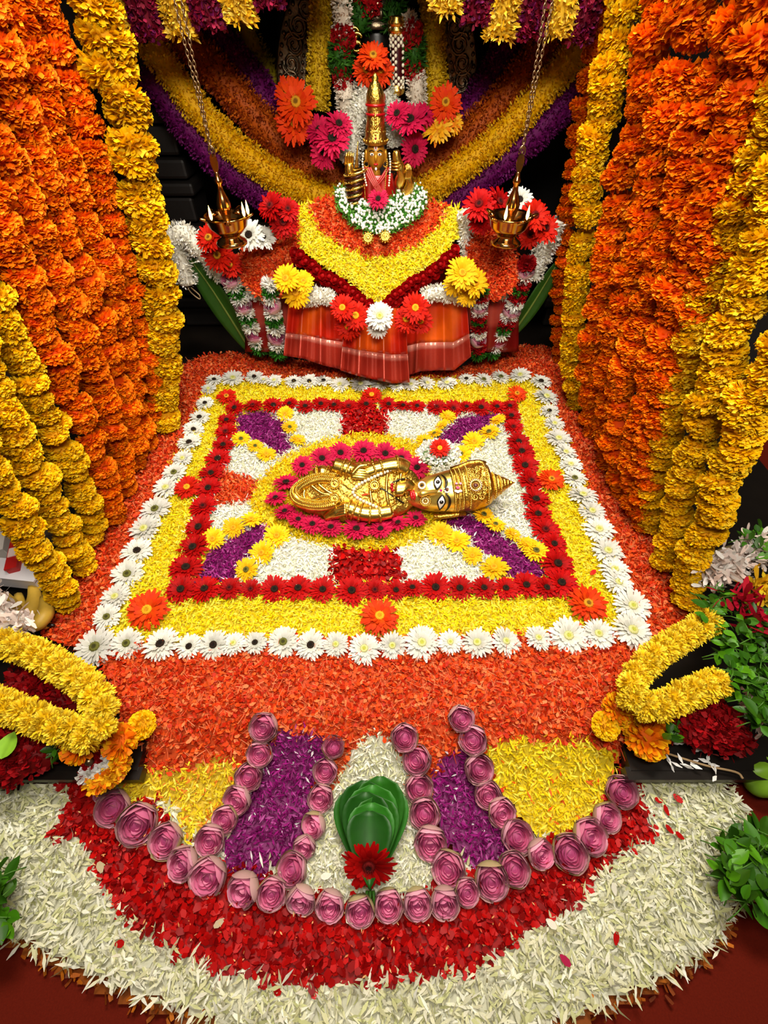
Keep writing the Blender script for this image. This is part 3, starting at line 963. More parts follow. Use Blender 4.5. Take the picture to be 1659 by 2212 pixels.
def strand(name, label, group, meshes, bottom_px, ways, d0, d1, gap=.34, z_top=1.45):
    bot = on_g(*bottom_px, .02)
    pts = axis_points(bot, ways)
    dirn = unit(pts[-1] - pts[max(0, len(pts) - 3)])
    if dirn[2] < .2:
        dirn = np.array([0, 0, 1.0])
    if pts[-1][2] < z_top:
        pts = np.vstack([pts, pts[-1] + dirn * (z_top - pts[-1][2]) / dirn[2]])
    path = spline(pts, 120)
    t = thing(name, label, 'garland', bot, group)
    s = np.concatenate([[0], np.cumsum(np.linalg.norm(np.diff(path, axis=0), axis=1))])
    pos = 0.01
    k = 0
    while pos < s[-1]:
        u = pos / s[-1]
        d = (d0 + (d1 - d0) * u) * RNG.uniform(.9, 1.1)
        c = np.array([np.interp(pos, s, path[:, q]) for q in range(3)])
        c2 = np.array([np.interp(min(pos + .02, s[-1]), s, path[:, q]) for q in range(3)])
        if c[2] > 1.3 and c2[2] > 1.3 and c[2] > z_top:
            break
        ax = unit(c2 - c + 1e-6) * RNG.choice([-1, -1, -1, 1]) + RNG.normal(0, .16, 3)
        rot = Vector((0, 0, 1)).rotation_difference(Vector(ax)) @ Matrix.Rotation(RNG.uniform(0, 6.28), 3, 'Z').to_quaternion()
        off = RNG.normal(0, .006, 3)
        link('marigold', meshes[RNG.integers(0, len(meshes))], t, c - bot + off, rot, d / 2)
        pos += d * gap * RNG.uniform(.85, 1.2)
        k += 1
    return t


LO = 'orange marigold strands on the left'
LY = 'yellow marigold strands on the left'
RO = 'orange marigold strands on the right'
RY = 'yellow marigold strands on the right'
strand('marigold_garland', 'thick yellow garland beside the left stone pillar', LY, MY, (360, 918), [(351, 696), (331, 570), (311, 461), (281, 298), (236, 136), (212, 20)], .098, .135, .36)
strand('marigold_garland', 'orange marigold strand right next to the thick yellow garland on the left', LO, MO, (330, 925), [(315, 777), (266, 587), (214, 407), (168, 244), (98, 27)], .085, .092)
strand('marigold_garland', 'second orange marigold strand from the thick left yellow garland', LO, MO, (312, 960), [(254, 723), (214, 560), (183, 488), (123, 325), (73, 163), (30, 27)], .085, .095)
strand('marigold_garland', 'third orange marigold strand from the thick left yellow garland', LO, MO, (292, 1000), [(275, 913), (236, 777), (187, 641), (149, 543), (91, 407), (35, 244)], .085, .095)
strand('marigold_garland', 'fourth orange marigold strand from the thick left yellow garland', LO, MO, (270, 1058), [(235, 913), (191, 777), (126, 641), (90, 543), (37, 434)], .085, .095)
strand('marigold_garland', 'outermost orange marigold strand on the left, beside the yellow ones', LO, MO, (240, 1125), [(239, 1075), (202, 967), (153, 858), (99, 750), (49, 641), (8, 520)], .075, .095)
strand('marigold_garland', 'yellow strand on the left nearest to the orange strands', LY, MY, (206, 1165), [(186, 1075), (136, 967), (75, 858), (25, 750)], .068, .08, .29, 1.2)
strand('marigold_garland', 'middle one of the three yellow strands at the left edge', LY, MY, (182, 1222), [(147, 1158), (92, 1048), (50, 967), (12, 885)], .068, .08, .29, 1.15)
strand('marigold_garland', 'yellow strand at the left edge beside the bananas and boxes', LY, MY, (142, 1310), [(120, 1245), (82, 1187), (38, 1114), (-30, 1000)], .066, .08, .29, 1.1)

strand('marigold_garland', 'thin orange strand beside the right stone pillar', RO, MO, (1212, 775), [(1206, 705), (1212, 577), (1228, 433), (1248, 289), (1277, 115), (1292, 20)], .066, .062, .5)
strand('marigold_garland', 'yellow garland between the thin orange strand and the orange curtain on the right', RY, MY, (1250, 868), [(1240, 791), (1241, 676), (1257, 549), (1272, 404), (1307, 231), (1339, 58)], .085, .1, .36)
strand('marigold_garland', 'orange strand of the right curtain nearest to the yellow garland', RO, MO, (1285, 930), [(1274, 849), (1287, 733), (1310, 577), (1348, 404), (1382, 231), (1418, 58)], .085, .1)
strand('marigold_garland', 'second orange strand of the right curtain counted from the altar', RO, MO, (1318, 1000), [(1316, 878), (1333, 733), (1376, 577), (1414, 404), (1454, 231), (1498, 58)], .085, .1)
strand('marigold_garland', 'third orange strand of the right curtain counted from the altar', RO, MO, (1350, 1060), [(1335, 965), (1342, 849), (1388, 705), (1438, 549), (1485, 375), (1531, 202), (1599, 29)], .08, .1)
strand('marigold_garland', 'fourth orange strand of the right curtain counted from the altar', RO, MO, (1378, 1112), [(1372, 994), (1400, 849), (1445, 705), (1502, 549), (1564, 375), (1600, 260), (1640, 87)], .08, .1)
strand('marigold_garland', 'outermost orange strand of the right curtain, at the upper right corner', RO, MO, (1392, 1135), [(1400, 994), (1440, 849), (1500, 690), (1560, 560), (1640, 375), (1700, 200)], .075, .1)
strand('marigold_garland', 'yellow strand on the right nearest to the orange curtain', RY, MY, (1412, 1150), [(1404, 1110), (1426, 994), (1469, 849), (1510, 705), (1560, 577), (1600, 462), (1650, 346)], .07, .084, .31)
strand('marigold_garland', 'middle one of the three yellow strands at the right edge', RY, MY, (1440, 1228), [(1462, 1110), (1492, 994), (1527, 878), (1569, 762), (1600, 647), (1650, 520)], .07, .086, .31, 1.3)
strand('marigold_garland', 'yellow strand at the right edge above the green leaf garland', RY, MY, (1478, 1300), [(1483, 1273), (1505, 1187), (1539, 1110), (1582, 994), (1635, 878), (1690, 770)], .07, .09, .31, 1.15)

# ------------------------------------------------------------------ chrysanthemum loops in the near corners
CH = [marigold_mesh('yellow_chrysanthemum', ['#F0BC00', '#E4AC00'], ['#FFE84C', '#FFDC28', '#FFE238'], s, 130, RAY5, .62, .20, .8, -.5, 1.5) for s in (21, 22, 23)]


def chrys_garland(name, label, pts_px, z, diam, per=5, group=None, step=.5):
    pts = [on_z(px, py, z + dz) for px, py, dz in pts_px]
    path = resample(spline(pts, 150), diam * step)
    org = path[0]
    t = thing(name, label, 'garland', org, group)
    tt, a, bb = frame_along(path)
    fr = diam * .30
    for i, c in enumerate(path):
        for k in range(per):
            ph = (k + .5 * (i % 2)) * 2 * math.pi / per + RNG.normal(0, .12)
            nrm = math.cos(ph) * a[i] + math.sin(ph) * bb[i]
            if nrm[2] < -.75:
                continue
            rot = Vector((0, 0, 1)).rotation_difference(Vector(nrm + RNG.normal(0, .15, 3))) @ Matrix.Rotation(RNG.uniform(0, 6.28), 3, 'Z').to_quaternion()
            link('chrysanthemum', CH[RNG.integers(0, 3)], t, c + nrm * fr * .72 - org, rot, diam * .34 * RNG.uniform(.9, 1.1))
    return t


chrys_garland('chrysanthemum_garland', 'thick yellow chrysanthemum loop at the left edge, over the dark red flowers',
              [(-60, 1372, .05), (40, 1398, .05), (115, 1432, .05), (182, 1478, .05), (222, 1535, .04), (200, 1586, .03), (140, 1574, .03), (75, 1552, .03), (10, 1525, .03), (-60, 1500, .03)], .2, .060)
chrys_garland('chrysanthemum_garland', 'thick yellow chrysanthemum loop at the right edge beside the green leaves',
              [(1530, 1345, .05), (1470, 1380, .05), (1410, 1420, .05), (1372, 1465, .04), (1365, 1515, .03), (1420, 1525, .03), (1485, 1500, .03), (1560, 1470, .04)], .2, .058)

# loose marigolds in the near corners
def single_marigold(px, py, z, d, meshes, label, normal=(0, -.3, 1), name='marigold'):
    p = on_z(px, py, z)
    t = thing(name, label, 'flower', p)
    rot = Vector((0, 0, 1)).rotation_difference(Vector(normal))
    link('petals', meshes[RNG.integers(0, len(meshes))], t, (0, 0, 0), rot, d / 2)
    b = MB(); q = np.asarray(p)
    b.add(*tube([q, q + [.0, .02, -.03]], .003, 6), hx('#8A7A50'))
    b.build('stem', M_LEAF, t)
    return t


M2 = [marigold_mesh('two_tone_marigold', ['#F06A00', '#E85A00'], ['#FFC410', '#FF8A08'], s, 190, FRILL, .5, .24) for s in (41, 42)]
single_marigold(306, 1566, .15, .062, MY, 'round yellow marigold lying on the orange carpet at the left')
single_marigold(258, 1602, .16, .066, M2, 'yellow and orange marigold at the left beside the ring garland')
single_marigold(172, 1608, .17, .07, M2, 'orange marigold under the end of the left chrysanthemum loop')
single_marigold(1308, 1568, .15, .062, MY, 'round yellow marigold lying on the orange carpet at the right')
single_marigold(1336, 1530, .17, .062, M2, 'yellow and orange marigold beside the end of the right chrysanthemum loop')
single_marigold(1398, 1592, .14, .085, M2, 'large orange centred marigold on the black platform edge at the right')
single_marigold(1352, 1545, .15, .06, M2, 'small orange marigold tucked under the right chrysanthemum loop')


# dark red velvety cockscomb flowers
def cockscomb(px_poly, z, label):
    P = np.array([on_z(px, py, z) for px, py in px_poly])
    c = P.mean(0)
    b = MB()
    nr, na = 9, 48
    rr = np.random.default_rng(abs(int(px_poly[0][0])) + 5)
    ang = np.arctan2(P[:, 1] - c[1], P[:, 0] - c[0])
    rad = np.hypot(P[:, 0] - c[0], P[:, 1] - c[1])
    o = np.argsort(ang)
    th = np.linspace(-math.pi, math.pi, na, endpoint=False)
    R = np.interp(th, np.r_[ang[o] - 2 * math.pi, ang[o], ang[o] + 2 * math.pi], np.r_[rad[o], rad[o], rad[o]])
    t = np.linspace(0, 1, nr)[:, None]
    h = .045 * np.sqrt(np.clip(1 - t ** 2.5, 0, 1)) + .008 * np.sin(7 * th[None] + 9 * t) * (1 - t)
    v = np.stack([c[0] + t * R * np.cos(th), c[1] + t * R * np.sin(th), c[2] - .03 + h], -1).reshape(-1, 3)
    b.add(v, grid_faces(nr, na, True), hx('#780408'))
    n = 1800
    k = RNG.integers(0, len(v), n)
    D = rand_dirs(n, .6); D[:, 2] = np.abs(D[:, 2])
    C = pick(['#A00610', '#86040C', '#B40A14'], n, .15)
    b.add(*petals(v[k] + RNG.normal(0, .004, (n, 3)), D, NORMAL_UP + RNG.normal(0, .6, (n, 3)), RNG.uniform(.008, .016, n), RNG.uniform(.006, .012, n), FRILL, .3, C * .8, C, .3))
    o = b.build('cockscomb_flower', M_PETAL, origin=c)
    return tag(o, label, 'flower')


cockscomb([(-60, 1570), (20, 1570), (70, 1585), (115, 1610), (100, 1640), (50, 1660), (-60, 1670)], .15, 'dark red velvety cockscomb flower at the left edge below the yellow loop')
cockscomb([(20, 1440), (100, 1450), (170, 1500), (150, 1530), (80, 1510), (0, 1480)], .15, 'dark red velvety flower inside the left yellow loop')
cockscomb([(1445, 1560), (1500, 1540), (1570, 1525), (1600, 1550), (1600, 1580), (1640, 1600), (1560, 1600), (1500, 1598)], .16, 'red velvety cockscomb flower under the right chrysanthemum loop')

# small ring garland at the left
rg = on_z(205, 1640, .13)
t = thing('ring_garland', 'small ring garland of white, red and orange flowers with silver beads at the left', 'garland', rg)
for part, pts, col, rad in (('red_band', [(215, 1595), (222, 1620), (215, 1645), (190, 1662)], ['#980408', '#B00810'], .016),
                            ('white_band', [(238, 1610), (240, 1640), (215, 1668), (185, 1675)], ['#F6F4EC', '#FFFFFF'], .016),
                            ('marigold_band', [(262, 1640), (255, 1660), (235, 1680), (205, 1695)], ['#FFB810', '#F08010', '#FFC820'], .018)):
    path = spline([on_z(x, y, .135) for x, y in pts], 24)
    b = MB()
    b.add(*tube(path, rad * .7, 8), hx(col[0]))
    n = 380
    k = RNG.integers(0, 24, n)
    D = rand_dirs(n, .8)
    C = pick(col, n)
    b.add(*petals(path[k] + D * rad * .5, D, RNG.normal(0, 1, (n, 3)), rad * .8, rad * .5, FRILL, .2, C * .9, C, .2))
    b.build(part, M_PETAL, t)
for px, py in ((200, 1608), (185, 1632), (193, 1645)):
    b = MB(); b.add(*ball(on_z(px, py, .155), .009, 10, 8)); b.build('silver_bead', M_SILVER, t)


# leafy foliage
def foliage(name, label, px_poly, z, n, L, cat='leaves', spread=.04, cols=('#3E7A06', '#2C5C04', '#56960C', '#345F06')):
    P = np.array([on_z(px, py, z) for px, py in px_poly])
    c = P.mean(0)
    t = thing(name, label, cat, c)
    poly = np.array(px_poly, float)
    x0, y0 = poly.min(0); x1, y1 = poly.max(0)
    stems = MB()
    k = 0
    meshes = []
    for q in range(4):
        b = MB()
        leaf_mesh(b, (0, 0, 0), np.array([0, 1.0, .1]), np.array([0, 0, 1.0]), 1.0, .55, hx(cols[q]), bend=-.15 + .12 * q, cup_=.25, heart=False, nu=5, nv=6)
        meshes.append(b.mesh('leaf_blade', M_LEAF))
    while k < n:
        px, py = RNG.uniform(x0, x1), RNG.uniform(y0, y1)
        if not in_poly(np.array([px]), np.array([py]), poly)[0]:
            continue
        p = on_z(px, py, z + RNG.uniform(-.5, 1) * spread)
        d = rand_dirs(1, .5)[0]
        rot = Matrix.Rotation(RNG.uniform(0, 6.28), 3, 'Z') @ Matrix.Rotation(RNG.normal(.15, .45), 3, 'X') @ Matrix.Rotation(RNG.normal(0, .4), 3, 'Y')
        link('leaf', meshes[k % 4], t, p - c, rot.to_quaternion(), L * RNG.uniform(.7, 1.3))
        if k % 3 == 0:
            stems.add(*tube([p, p + d * L * .8, p + d * L * 1.3 - [0, 0, .01]], .0012, 5), hx('#4A7A20'))
        k += 1
    stems.build('stems', M_LEAF, t)
    return t


foliage('leaf_garland', 'thick garland of green leaves at the right edge', [(1500, 1300), (1560, 1265), (1600, 1290), (1660, 1350), (1700, 1400), (1700, 1560), (1640, 1570), (1600, 1520), (1570, 1450), (1540, 1400)], .24, 300, .030)
foliage('leaf_bunch', 'small tuft of green leaves at the right edge above the pale flowers', [(1600, 1165), (1660, 1130), (1700, 1150), (1700, 1200), (1640, 1200)], .27, 60, .03)
foliage('leaf_bunch', 'bunch of green leaves on the white petals at the lower right edge', [(1545, 1840), (1580, 1800), (1640, 1790), (1720, 1820), (1720, 1990), (1650, 1960), (1590, 1950), (1555, 1900)], .10, 190, .036)
foliage('leaf_bunch', 'green leaves at the lower left edge on the white petals', [(-60, 1860), (10, 1880), (18, 1940), (15, 2000), (-60, 2010)], .10, 70, .036)
foliage('leaf_sprig', 'few green leaves under the left yellow loop', [(105, 1600), (150, 1590), (150, 1625), (110, 1640)], .14, 22, .024)
foliage('leaf_sprig', 'few green leaves between the right loop and the red cockscomb', [(1425, 1570), (1470, 1570), (1470, 1600), (1430, 1600)], .14, 18, .024)


# bunches with long pale petals
def petal_tuft(name, label, px, py, z, n, L, cols, spread, normal=(0, -.4, 1), cat='flower', elong=(1, 1, 1)):
    p = on_z(px, py, z)
    b = MB()
    D = rand_dirs(n, 1.0)
    D = D + np.asarray(normal) * .7
    C = pick(cols, n)
    P = p + RNG.normal(0, 1, (n, 3)) * spread * np.asarray(elong)
    b.add(*petals(P, D, RNG.normal(0, 1, (n, 3)), L * RNG.uniform(.7, 1.2, n), L * .32, RAY5, .2, C * .93, C, .2))
    o = b.build(name, M_PETAL, origin=p)
    return tag(o, label, cat)


PALE = ['#FFEEE6', '#FFF8F2', '#FAE2D6']
i = 0
for cpx, cpy, lab in ((1545, 1235, 'nearest to the yellow strand'), (1585, 1215, 'in the middle'), (1625, 1190, 'at the edge')):
    petal_tuft('pale_chrysanthemum', f'pale pink white flower on the right leaf garland, {lab}', cpx, cpy, .27, 160, .03, PALE, .016)
petal_tuft('pale_chrysanthemum', 'pale pink white flower at the right edge beside the red cockscomb', 1645, 1525, .2, 130, .034, PALE, .016)
petal_tuft('yellow_chrysanthemum', 'big yellow flower at the right edge on the green leaf garland', 1650, 1270, .28, 150, .03, ['#F8C820', '#FFD830', '#E8B018'], .013)
petal_tuft('red_rose', 'red rose with loose petals on the green leaf garland at the right', 1600, 1300, .28, 40, .036, ['#C00828', '#A80620', '#D01038'], .016)
petal_tuft('red_rose', 'dark red rose at the right edge in the green leaf garland', 1648, 1350, .27, 36, .036, ['#B00828', '#980618', '#C81038'], .016)
for cpx, cpy, lab in ((0, 1315, 'at the picture edge'), (40, 1345, 'beside the yellow loop'), (-30, 1290, 'farthest out')):
    petal_tuft('pale_chrysanthemum', f'pale pink flower below the bananas at the left, {lab}', cpx, cpy, .25, 130, .03, PALE, .013)

# bananas
M_BANANA = make_mat('banana_skin', '#C8A23A', rough=.5, noise=.25, nscale=25)
for k, (pts, lab) in enumerate((([(40, 1285), (45, 1320), (70, 1345), (105, 1350)], 'pale banana nearest to the yellow strand at the left'), ([(70, 1265), (75, 1295), (62, 1330), (50, 1350)], 'upright banana in the middle of the bunch at the left'),
                                ([(95, 1290), (100, 1320), (85, 1345), (65, 1360)], 'banana under the pale one at the left'), ([(10, 1285), (25, 1310), (30, 1335), (20, 1360)], 'banana at the left picture edge'))):
    path = spline([on_z(px, py, .14 + .012 * k) for px, py in pts], 14)
    rad = .019 * np.sin(np.linspace(.35, math.pi - .3, 14)) ** .6
    t = thing('banana', lab, 'fruit', path[0], 'bananas at the left')
    b = MB(); b.add(*tube(path, rad, 7)); b.build('peel', M_BANANA, t)
    b = MB(); b.add(*tube([path[-1], path[-1] + unit(path[-1] - path[-3]) * .015], [.006, .004], 6)); b.build('tip', M_BLACK, t)
path = spline([on_z(px, py, .16) for px, py in ((1535, 1215), (1560, 1200), (1595, 1190), (1640, 1188))], 14)
t = thing('banana', 'dull pale banana behind the yellow strand at the right', 'fruit', path[0])
b = MB(); b.add(*tube(path, .02 * np.sin(np.linspace(.4, math.pi - .3, 14)) ** .5, 7)); b.build('peel', make_mat('dull_banana_skin', '#8A7A4E', rough=.6, noise=.2, nscale=20), t)
b = MB(); b.add(*tube([path[-1], path[-1] + [.02, .005, 0]], .006, 6)); b.build('tip', M_BLACK, t)

# green fruit at the right edge
fp = on_z(1645, 1672, .05)
t = thing('green_fruit', 'ribbed green fruit on the floor at the right edge', 'fruit', fp)
b = MB()
v, f = ball((0, 0, 0), (.055, .048, .042), 32, 14)
a = np.arctan2(v[:, 1], v[:, 0])
v *= (1 + .07 * np.cos(6 * a))[:, None]
b.add(v @ np.array(Matrix.Rotation(.5, 3, 'Y')).T + fp, f, hx('#7AA828'))
b.build('flesh', make_mat('green_rind', '#74A024', rough=.45, noise=.2, nscale=15), t)
b = MB(); b.add(*tube([fp + [.02, .0, .035], fp + [.03, .0, .05]], .004, 6)); b.build('stalk', M_LEAF, t)
b = MB(); leaf_mesh(b, on_z(2, 1640, .2), np.array([.1, 1, .1]), np.array([0, 0, 1.0]), .05, .04, hx('#8CC030'), 0.05, .2, False)
tag(b.build('betel_leaf', M_LEAF, origin=on_z(2, 1640, .2)), 'single light green leaf on the dark red cockscomb at the left edge', 'leaf')
p0 = on_z(1640, 1690, .09)

# twig with white petals on the platform edge
path = spline([on_z(px, py, .105) for px, py in ((1425, 1622), (1480, 1640), (1530, 1655), (1590, 1668), (1605, 1682))], 20)
t = thing('twig', 'thin dry twig with white petals on the black platform edge at the right', 'twig', path[0])
b = MB(); b.add(*tube(path, .0025, 6)); b.build('stem', make_mat('dry_stem', '#9A7E58', rough=.7), t)
for px, py in ((1455, 1605), (1475, 1608), (1500, 1603), (1510, 1620), (1450, 1650), (1475, 1655), (1490, 1650), (1530, 1648), (1545, 1672)):
    b = MB(); q = on_z(px, py, .105)
    b.add(*petals(q + RNG.normal(0, .003, (3, 3)), rand_dirs(3, .3), NORMAL_UP + RNG.normal(0, .3, (3, 3)), .022, .008, THIN, .1, hx('#F4F2EA'), hx('#FFFFFF'), .2))
    b.build('white_petal', M_PETAL, t)

# boxes behind the left strands
def carton(name, label, px, py, z, size, rot, color, stripe=None):
    p = on_z(px, py, z)
    R = np.array(Matrix.Rotation(rot, 3, 'Z'))
    t = thing(name, label, 'box', p)
    m = make_mat('carton_' + name, color, rough=.5, noise=.05, nscale=20)
    b = MB(); b.add(*box(p, size, R)); o = b.build('body', m, t, smooth=False)
    bv = o.modifiers.new('bevel', 'BEVEL'); bv.width = .002
    b = MB(); b.add(*box(p + [0, 0, size[2] / 2 + .002], (size[0] * 1.02, size[1] * 1.02, .006), R)); b.build('lid', m, t, smooth=False)
    if stripe:
        b = MB(); b.add(*box(p + [0, 0, size[2] / 2 + .006], (size[0] * .82, size[1] * .28, .002), R)); b.build('label_stripe', make_mat('stripe_' + name, stripe, rough=.5), t, smooth=False)
    return t


carton('white_carton', 'long white carton behind the yellow strand at the left edge', 15, 1238, .16, (.22, .06, .04), -.12, '#D8D4D8')
carton('red_carton', 'small red carton leaning on the white carton at the left', 36, 1200, .19, (.028, .11, .02), .35, '#B01410', '#E8D0C8')
carton('blue_packet', 'dark blue packet between two yellow strands at the left', 85, 1118, .13, (.09, .08, .05), .3, '#1C4F86', '#C8D8E8')
carton('pale_carton', 'pale carton at the left edge above the red carton', 2, 1180, .15, (.05, .09, .05), .4, '#C8C0B8')
carton('grey_carton', 'grey carton in the gap between the yellow strands at the left', 118, 1150, .13, (.08, .07, .05), .2, '#8A8480')

# ------------------------------------------------------------------ the altar at the back
TO_CAM = np.array([0, -.75, .66])


def floral_tube(b, path, rad, n, L, Wd, cols, prof=THIN, dark=.85, out=1.0):
    path = np.asarray(path, float)
    rad = np.ones(len(path)) * rad
    b.add(*tube(path, rad * .8, 10), hx(cols[0]))
    t, a, bb = frame_along(path, (.03, 1, .1))
    k = RNG.integers(0, len(path), n)
    ph = RNG.uniform(0, 2 * math.pi, n)
    nr = np.cos(ph)[:, None] * a[k] + np.sin(ph)[:, None] * bb[k]
    step = np.linalg.norm(path[1] - path[0])
    P = path[k] + nr * rad[k][:, None] * RNG.uniform(.72, 1.0, (n, 1)) + t[k] * RNG.uniform(-.5, .5, (n, 1)) * step
    D = nr * out + RNG.normal(0, .45, (n, 3))
    C = pick(cols, n)
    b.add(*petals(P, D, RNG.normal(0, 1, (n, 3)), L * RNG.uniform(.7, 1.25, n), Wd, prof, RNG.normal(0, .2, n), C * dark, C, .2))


def flower_garland(name, label, pts, Y, rpx, cols, n=1500, L=.014, Wd=.006, group=None, cat='garland', prof=THIN, r1=None):
    """a garland of strung small flowers; pts are picture points (or with their own Y), rpx half width in pixels"""
    P = [on_y(p[0], p[1], p[2] if len(p) > 2 else Y) for p in pts]
    path = spline(P, 60)
    r = np.array([mscale(q) for q in path]) * np.linspace(rpx, r1 or rpx, 60)
    r = r * (1 + .06 * np.sin(np.arange(60) * 1.7))
    b = MB()
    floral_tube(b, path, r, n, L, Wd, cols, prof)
    o = b.build(name, M_PETAL, origin=path[0])
    return tag(o, label, cat, group)


def slope_bed(name, label, poly, Yf, kind, cols, n, skip=(), nrm=(0, -.6, .8), cat='petals'):
    poly = np.array(poly, float)
    x0, y0 = poly.min(0); x1, y1 = poly.max(0)
    px, py = RNG.uniform(x0, x1, n), RNG.uniform(y0, y1, n)
    ok = in_poly(px + RNG.normal(0, 3, n), py + RNG.normal(0, 3, n), poly)
    for s in skip:
        ok &= ~in_poly(px + RNG.normal(0, 2, n), py + RNG.normal(0, 2, n), s)
    px, py = px[ok], py[ok]
    P = on_y(px, py, Yf(px, py))
    n = len(P)
    nrm = unit(np.array(nrm))
    T = unit(np.cross(nrm, [1, 0, 0]))
    S = np.cross(T, nrm)
    a = RNG.uniform(0, 6.28, n)
    D = np.cos(a)[:, None] * S + np.sin(a)[:, None] * T + nrm * RNG.normal(.25, .35, (n, 1))
    U = nrm + RNG.normal(0, .5, (n, 3))
    b = MB()
    g = 5.0
    GX, GY = np.meshgrid(np.arange(x0, x1, g), np.arange(y0, y1, g))
    GX, GY = GX.ravel(), GY.ravel()
    k = in_poly(GX, GY, poly)
    for s in skip:
        k &= ~in_poly(GX, GY, s)
    GX, GY = GX[k], GY[k]
    h = g / 2 + .05
    cx = np.stack([GX - h, GX + h, GX + h, GX - h], 1).ravel()
    cy = np.stack([GY - h, GY - h, GY + h, GY + h], 1).ravel()
    if len(cx):
        b.add(on_y(cx, cy, Yf(cx, cy) + .006), np.arange(len(cx)).reshape(-1, 4), np.mean([hx(c) for c in cols], axis=0) * .75)  # backing darkened too, gap shade painted in behind the petals
    C = pick(cols, n)
    if kind == 'thin':
        b.add(*petals(P, D, U, RNG.uniform(.014, .024, n), RNG.uniform(.004, .006, n), THIN, RNG.normal(0, .25, n), C * .95, C, .15))
    elif kind == 'ixora':
        b.add(*petals(P, D, U, RNG.uniform(.010, .017, n), RNG.uniform(.006, .010, n), ((0, .2), (.6, 1), (1, .5)), RNG.normal(0, .3, n), C * .9, C, .2))
        m = n // 5
        b.add(*petals(P[:m] + nrm * .004, D[:m], U[:m], .024, .0016, ((0, 1), (.5, 1), (1, 1)), RNG.normal(0, .4, m), C[:m], C[:m]))
    elif kind == 'gyps':
        Cg = pick(['#3E8A20', '#56A030', '#2E6A18', '#78B448'], n)
        b.add(*petals(P, D, U, .018, .004, THIN, .1, Cg * .8, Cg))
        q = P[::5] + nrm * RNG.uniform(.004, .012, (len(P[::5]), 1))
        for c in q:
            b.add(*ball(c, RNG.uniform(.0036, .0056), 6, 4), hx('#F6F8EC'))
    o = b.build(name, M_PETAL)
    return tag(o, label, cat, kind='stuff')


# the dressed figure: silk skirt, torso under the flowers
BIB_Y = lambda px, py: 1.93 - .19 * np.clip((np.asarray(py, float) - 430) / 220, -.3, 1.2)
fig = thing('dressed_figure', 'seated figure dressed in a red silk saree under the flower bib', 'figure', (0, 1.8, .11))
M_SILK = make_mat('red_silk', attr=True, rough=.33, spec=.6, noise=.05, nscale=60, trans=.05)
M_ZARI = make_mat('zari_border', attr=True, rough=.34, metal=.45, spec=.6, noise=.08, nscale=200)
b = MB()
v, f = ball((0, 2.02, .42), (.30, .20, .34), 24, 14)
b.add(v, f, hx('#8A1208'))
b.build('torso', M_SILK, fig)


def skirt_piece(x0, x1, top, hems, Yt, Yb, pleats, ph, amp, name_i):
    """a pleated piece of saree between picture columns x0..x1; top and hem rows, depth at waist and hem"""
    nu, nv = 72, 22
    u = np.linspace(0, 1, nu)
    v = np.linspace(0, 1, nv)[:, None]
    hem = np.interp(u, np.linspace(0, 1, len(hems)), hems)
    cxm = (x0 + x1) / 2
    px = cxm + (x0 + (x1 - x0) * u - cxm) * (.86 + .14 * v)
    py = top + (hem - top) * v
    w_ = 2 * math.pi * (u * pleats + ph) + .8 * np.sin(5 * u)
    fold = (np.abs(np.sin(w_ / 2)) ** .7 * 2 - 1 + .25 * np.sin(2.3 * w_ + 1)) * amp * (.35 + .65 * v)
    Y = Yt + (Yb - Yt) * v ** 1.3 + fold
    P = on_y(px, py, Y)
    P[..., 2] = np.maximum(P[..., 2], .122)
    shot = (.5 + .5 * np.sin(2 * math.pi * (u * pleats * .5 + .3) + 3 * v + 1.2 * np.sin(6 * u)))
    ca, cb = hx('#C01E08'), hx('#E05A0C')
    col = ca + (cb - ca) * (shot ** 3)[..., None]
    k = int(nv * .60)
    m = MB(); m.add(P[:k + 1].reshape(-1, 3), grid_faces(k + 1, nu), col[:k + 1].reshape(-1, 3))
    o = m.build('skirt_cloth', M_SILK, fig)
    sd = o.modifiers.new('solid', 'SOLIDIFY'); sd.thickness = .002
    vv = np.broadcast_to(v, (nv, nu))
    bc = np.where(((vv * 60).astype(int) % 3 > 0)[..., None], hx('#D88878'), hx('#B03828'))
    bc = np.where((vv > .955)[..., None], hx('#A80C10'), bc)
    m = MB(); m.add(P[k:].reshape(-1, 3), grid_faces(nv - k, nu), bc[k:].reshape(-1, 3))
    o = m.build('zari_border', M_ZARI, fig)
    sd = o.modifiers.new('solid', 'SOLIDIFY'); sd.thickness = .002


skirt_piece(612, 790, 640, [768, 775, 790, 800, 812], 1.77, 1.68, 4, .1, .026, 0)
skirt_piece(870, 1018, 640, [815, 802, 800, 800, 770], 1.77, 1.68, 2.6, .4, .02, 1)
skirt_piece(735, 885, 665, [800, 812, 820, 828, 826], 1.71, 1.60, 3, .1, .034, 2)
# cloth over the knees at both sides
for xs, lab in (((530, 640), 'l'), ((1010, 1120), 'r')):
    nu, nv = 16, 12
    u = np.linspace(0, 1, nu)[None]; v = np.linspace(0, 1, nv)[:, None]
    px = xs[0] + (xs[1] - xs[0]) * u + 0 * v
    py = 620 + 140 * v + 0 * u
    P = on_y(px, py, 1.86 - .05 * np.sin(math.pi * u) - .04 * v + .006 * np.sin(20 * u + 3 * v))
    m = MB(); m.add(P.reshape(-1, 3), grid_faces(nv, nu), np.where((np.abs(np.broadcast_to(v, (nv, nu)) - .45) < .15)[..., None], hx('#A83C30'), hx('#780E0A')).reshape(-1, 3))
    o = m.build('side_cloth', M_SILK, fig)
    sd = o.modifiers.new('solid', 'SOLIDIFY'); sd.thickness = .002

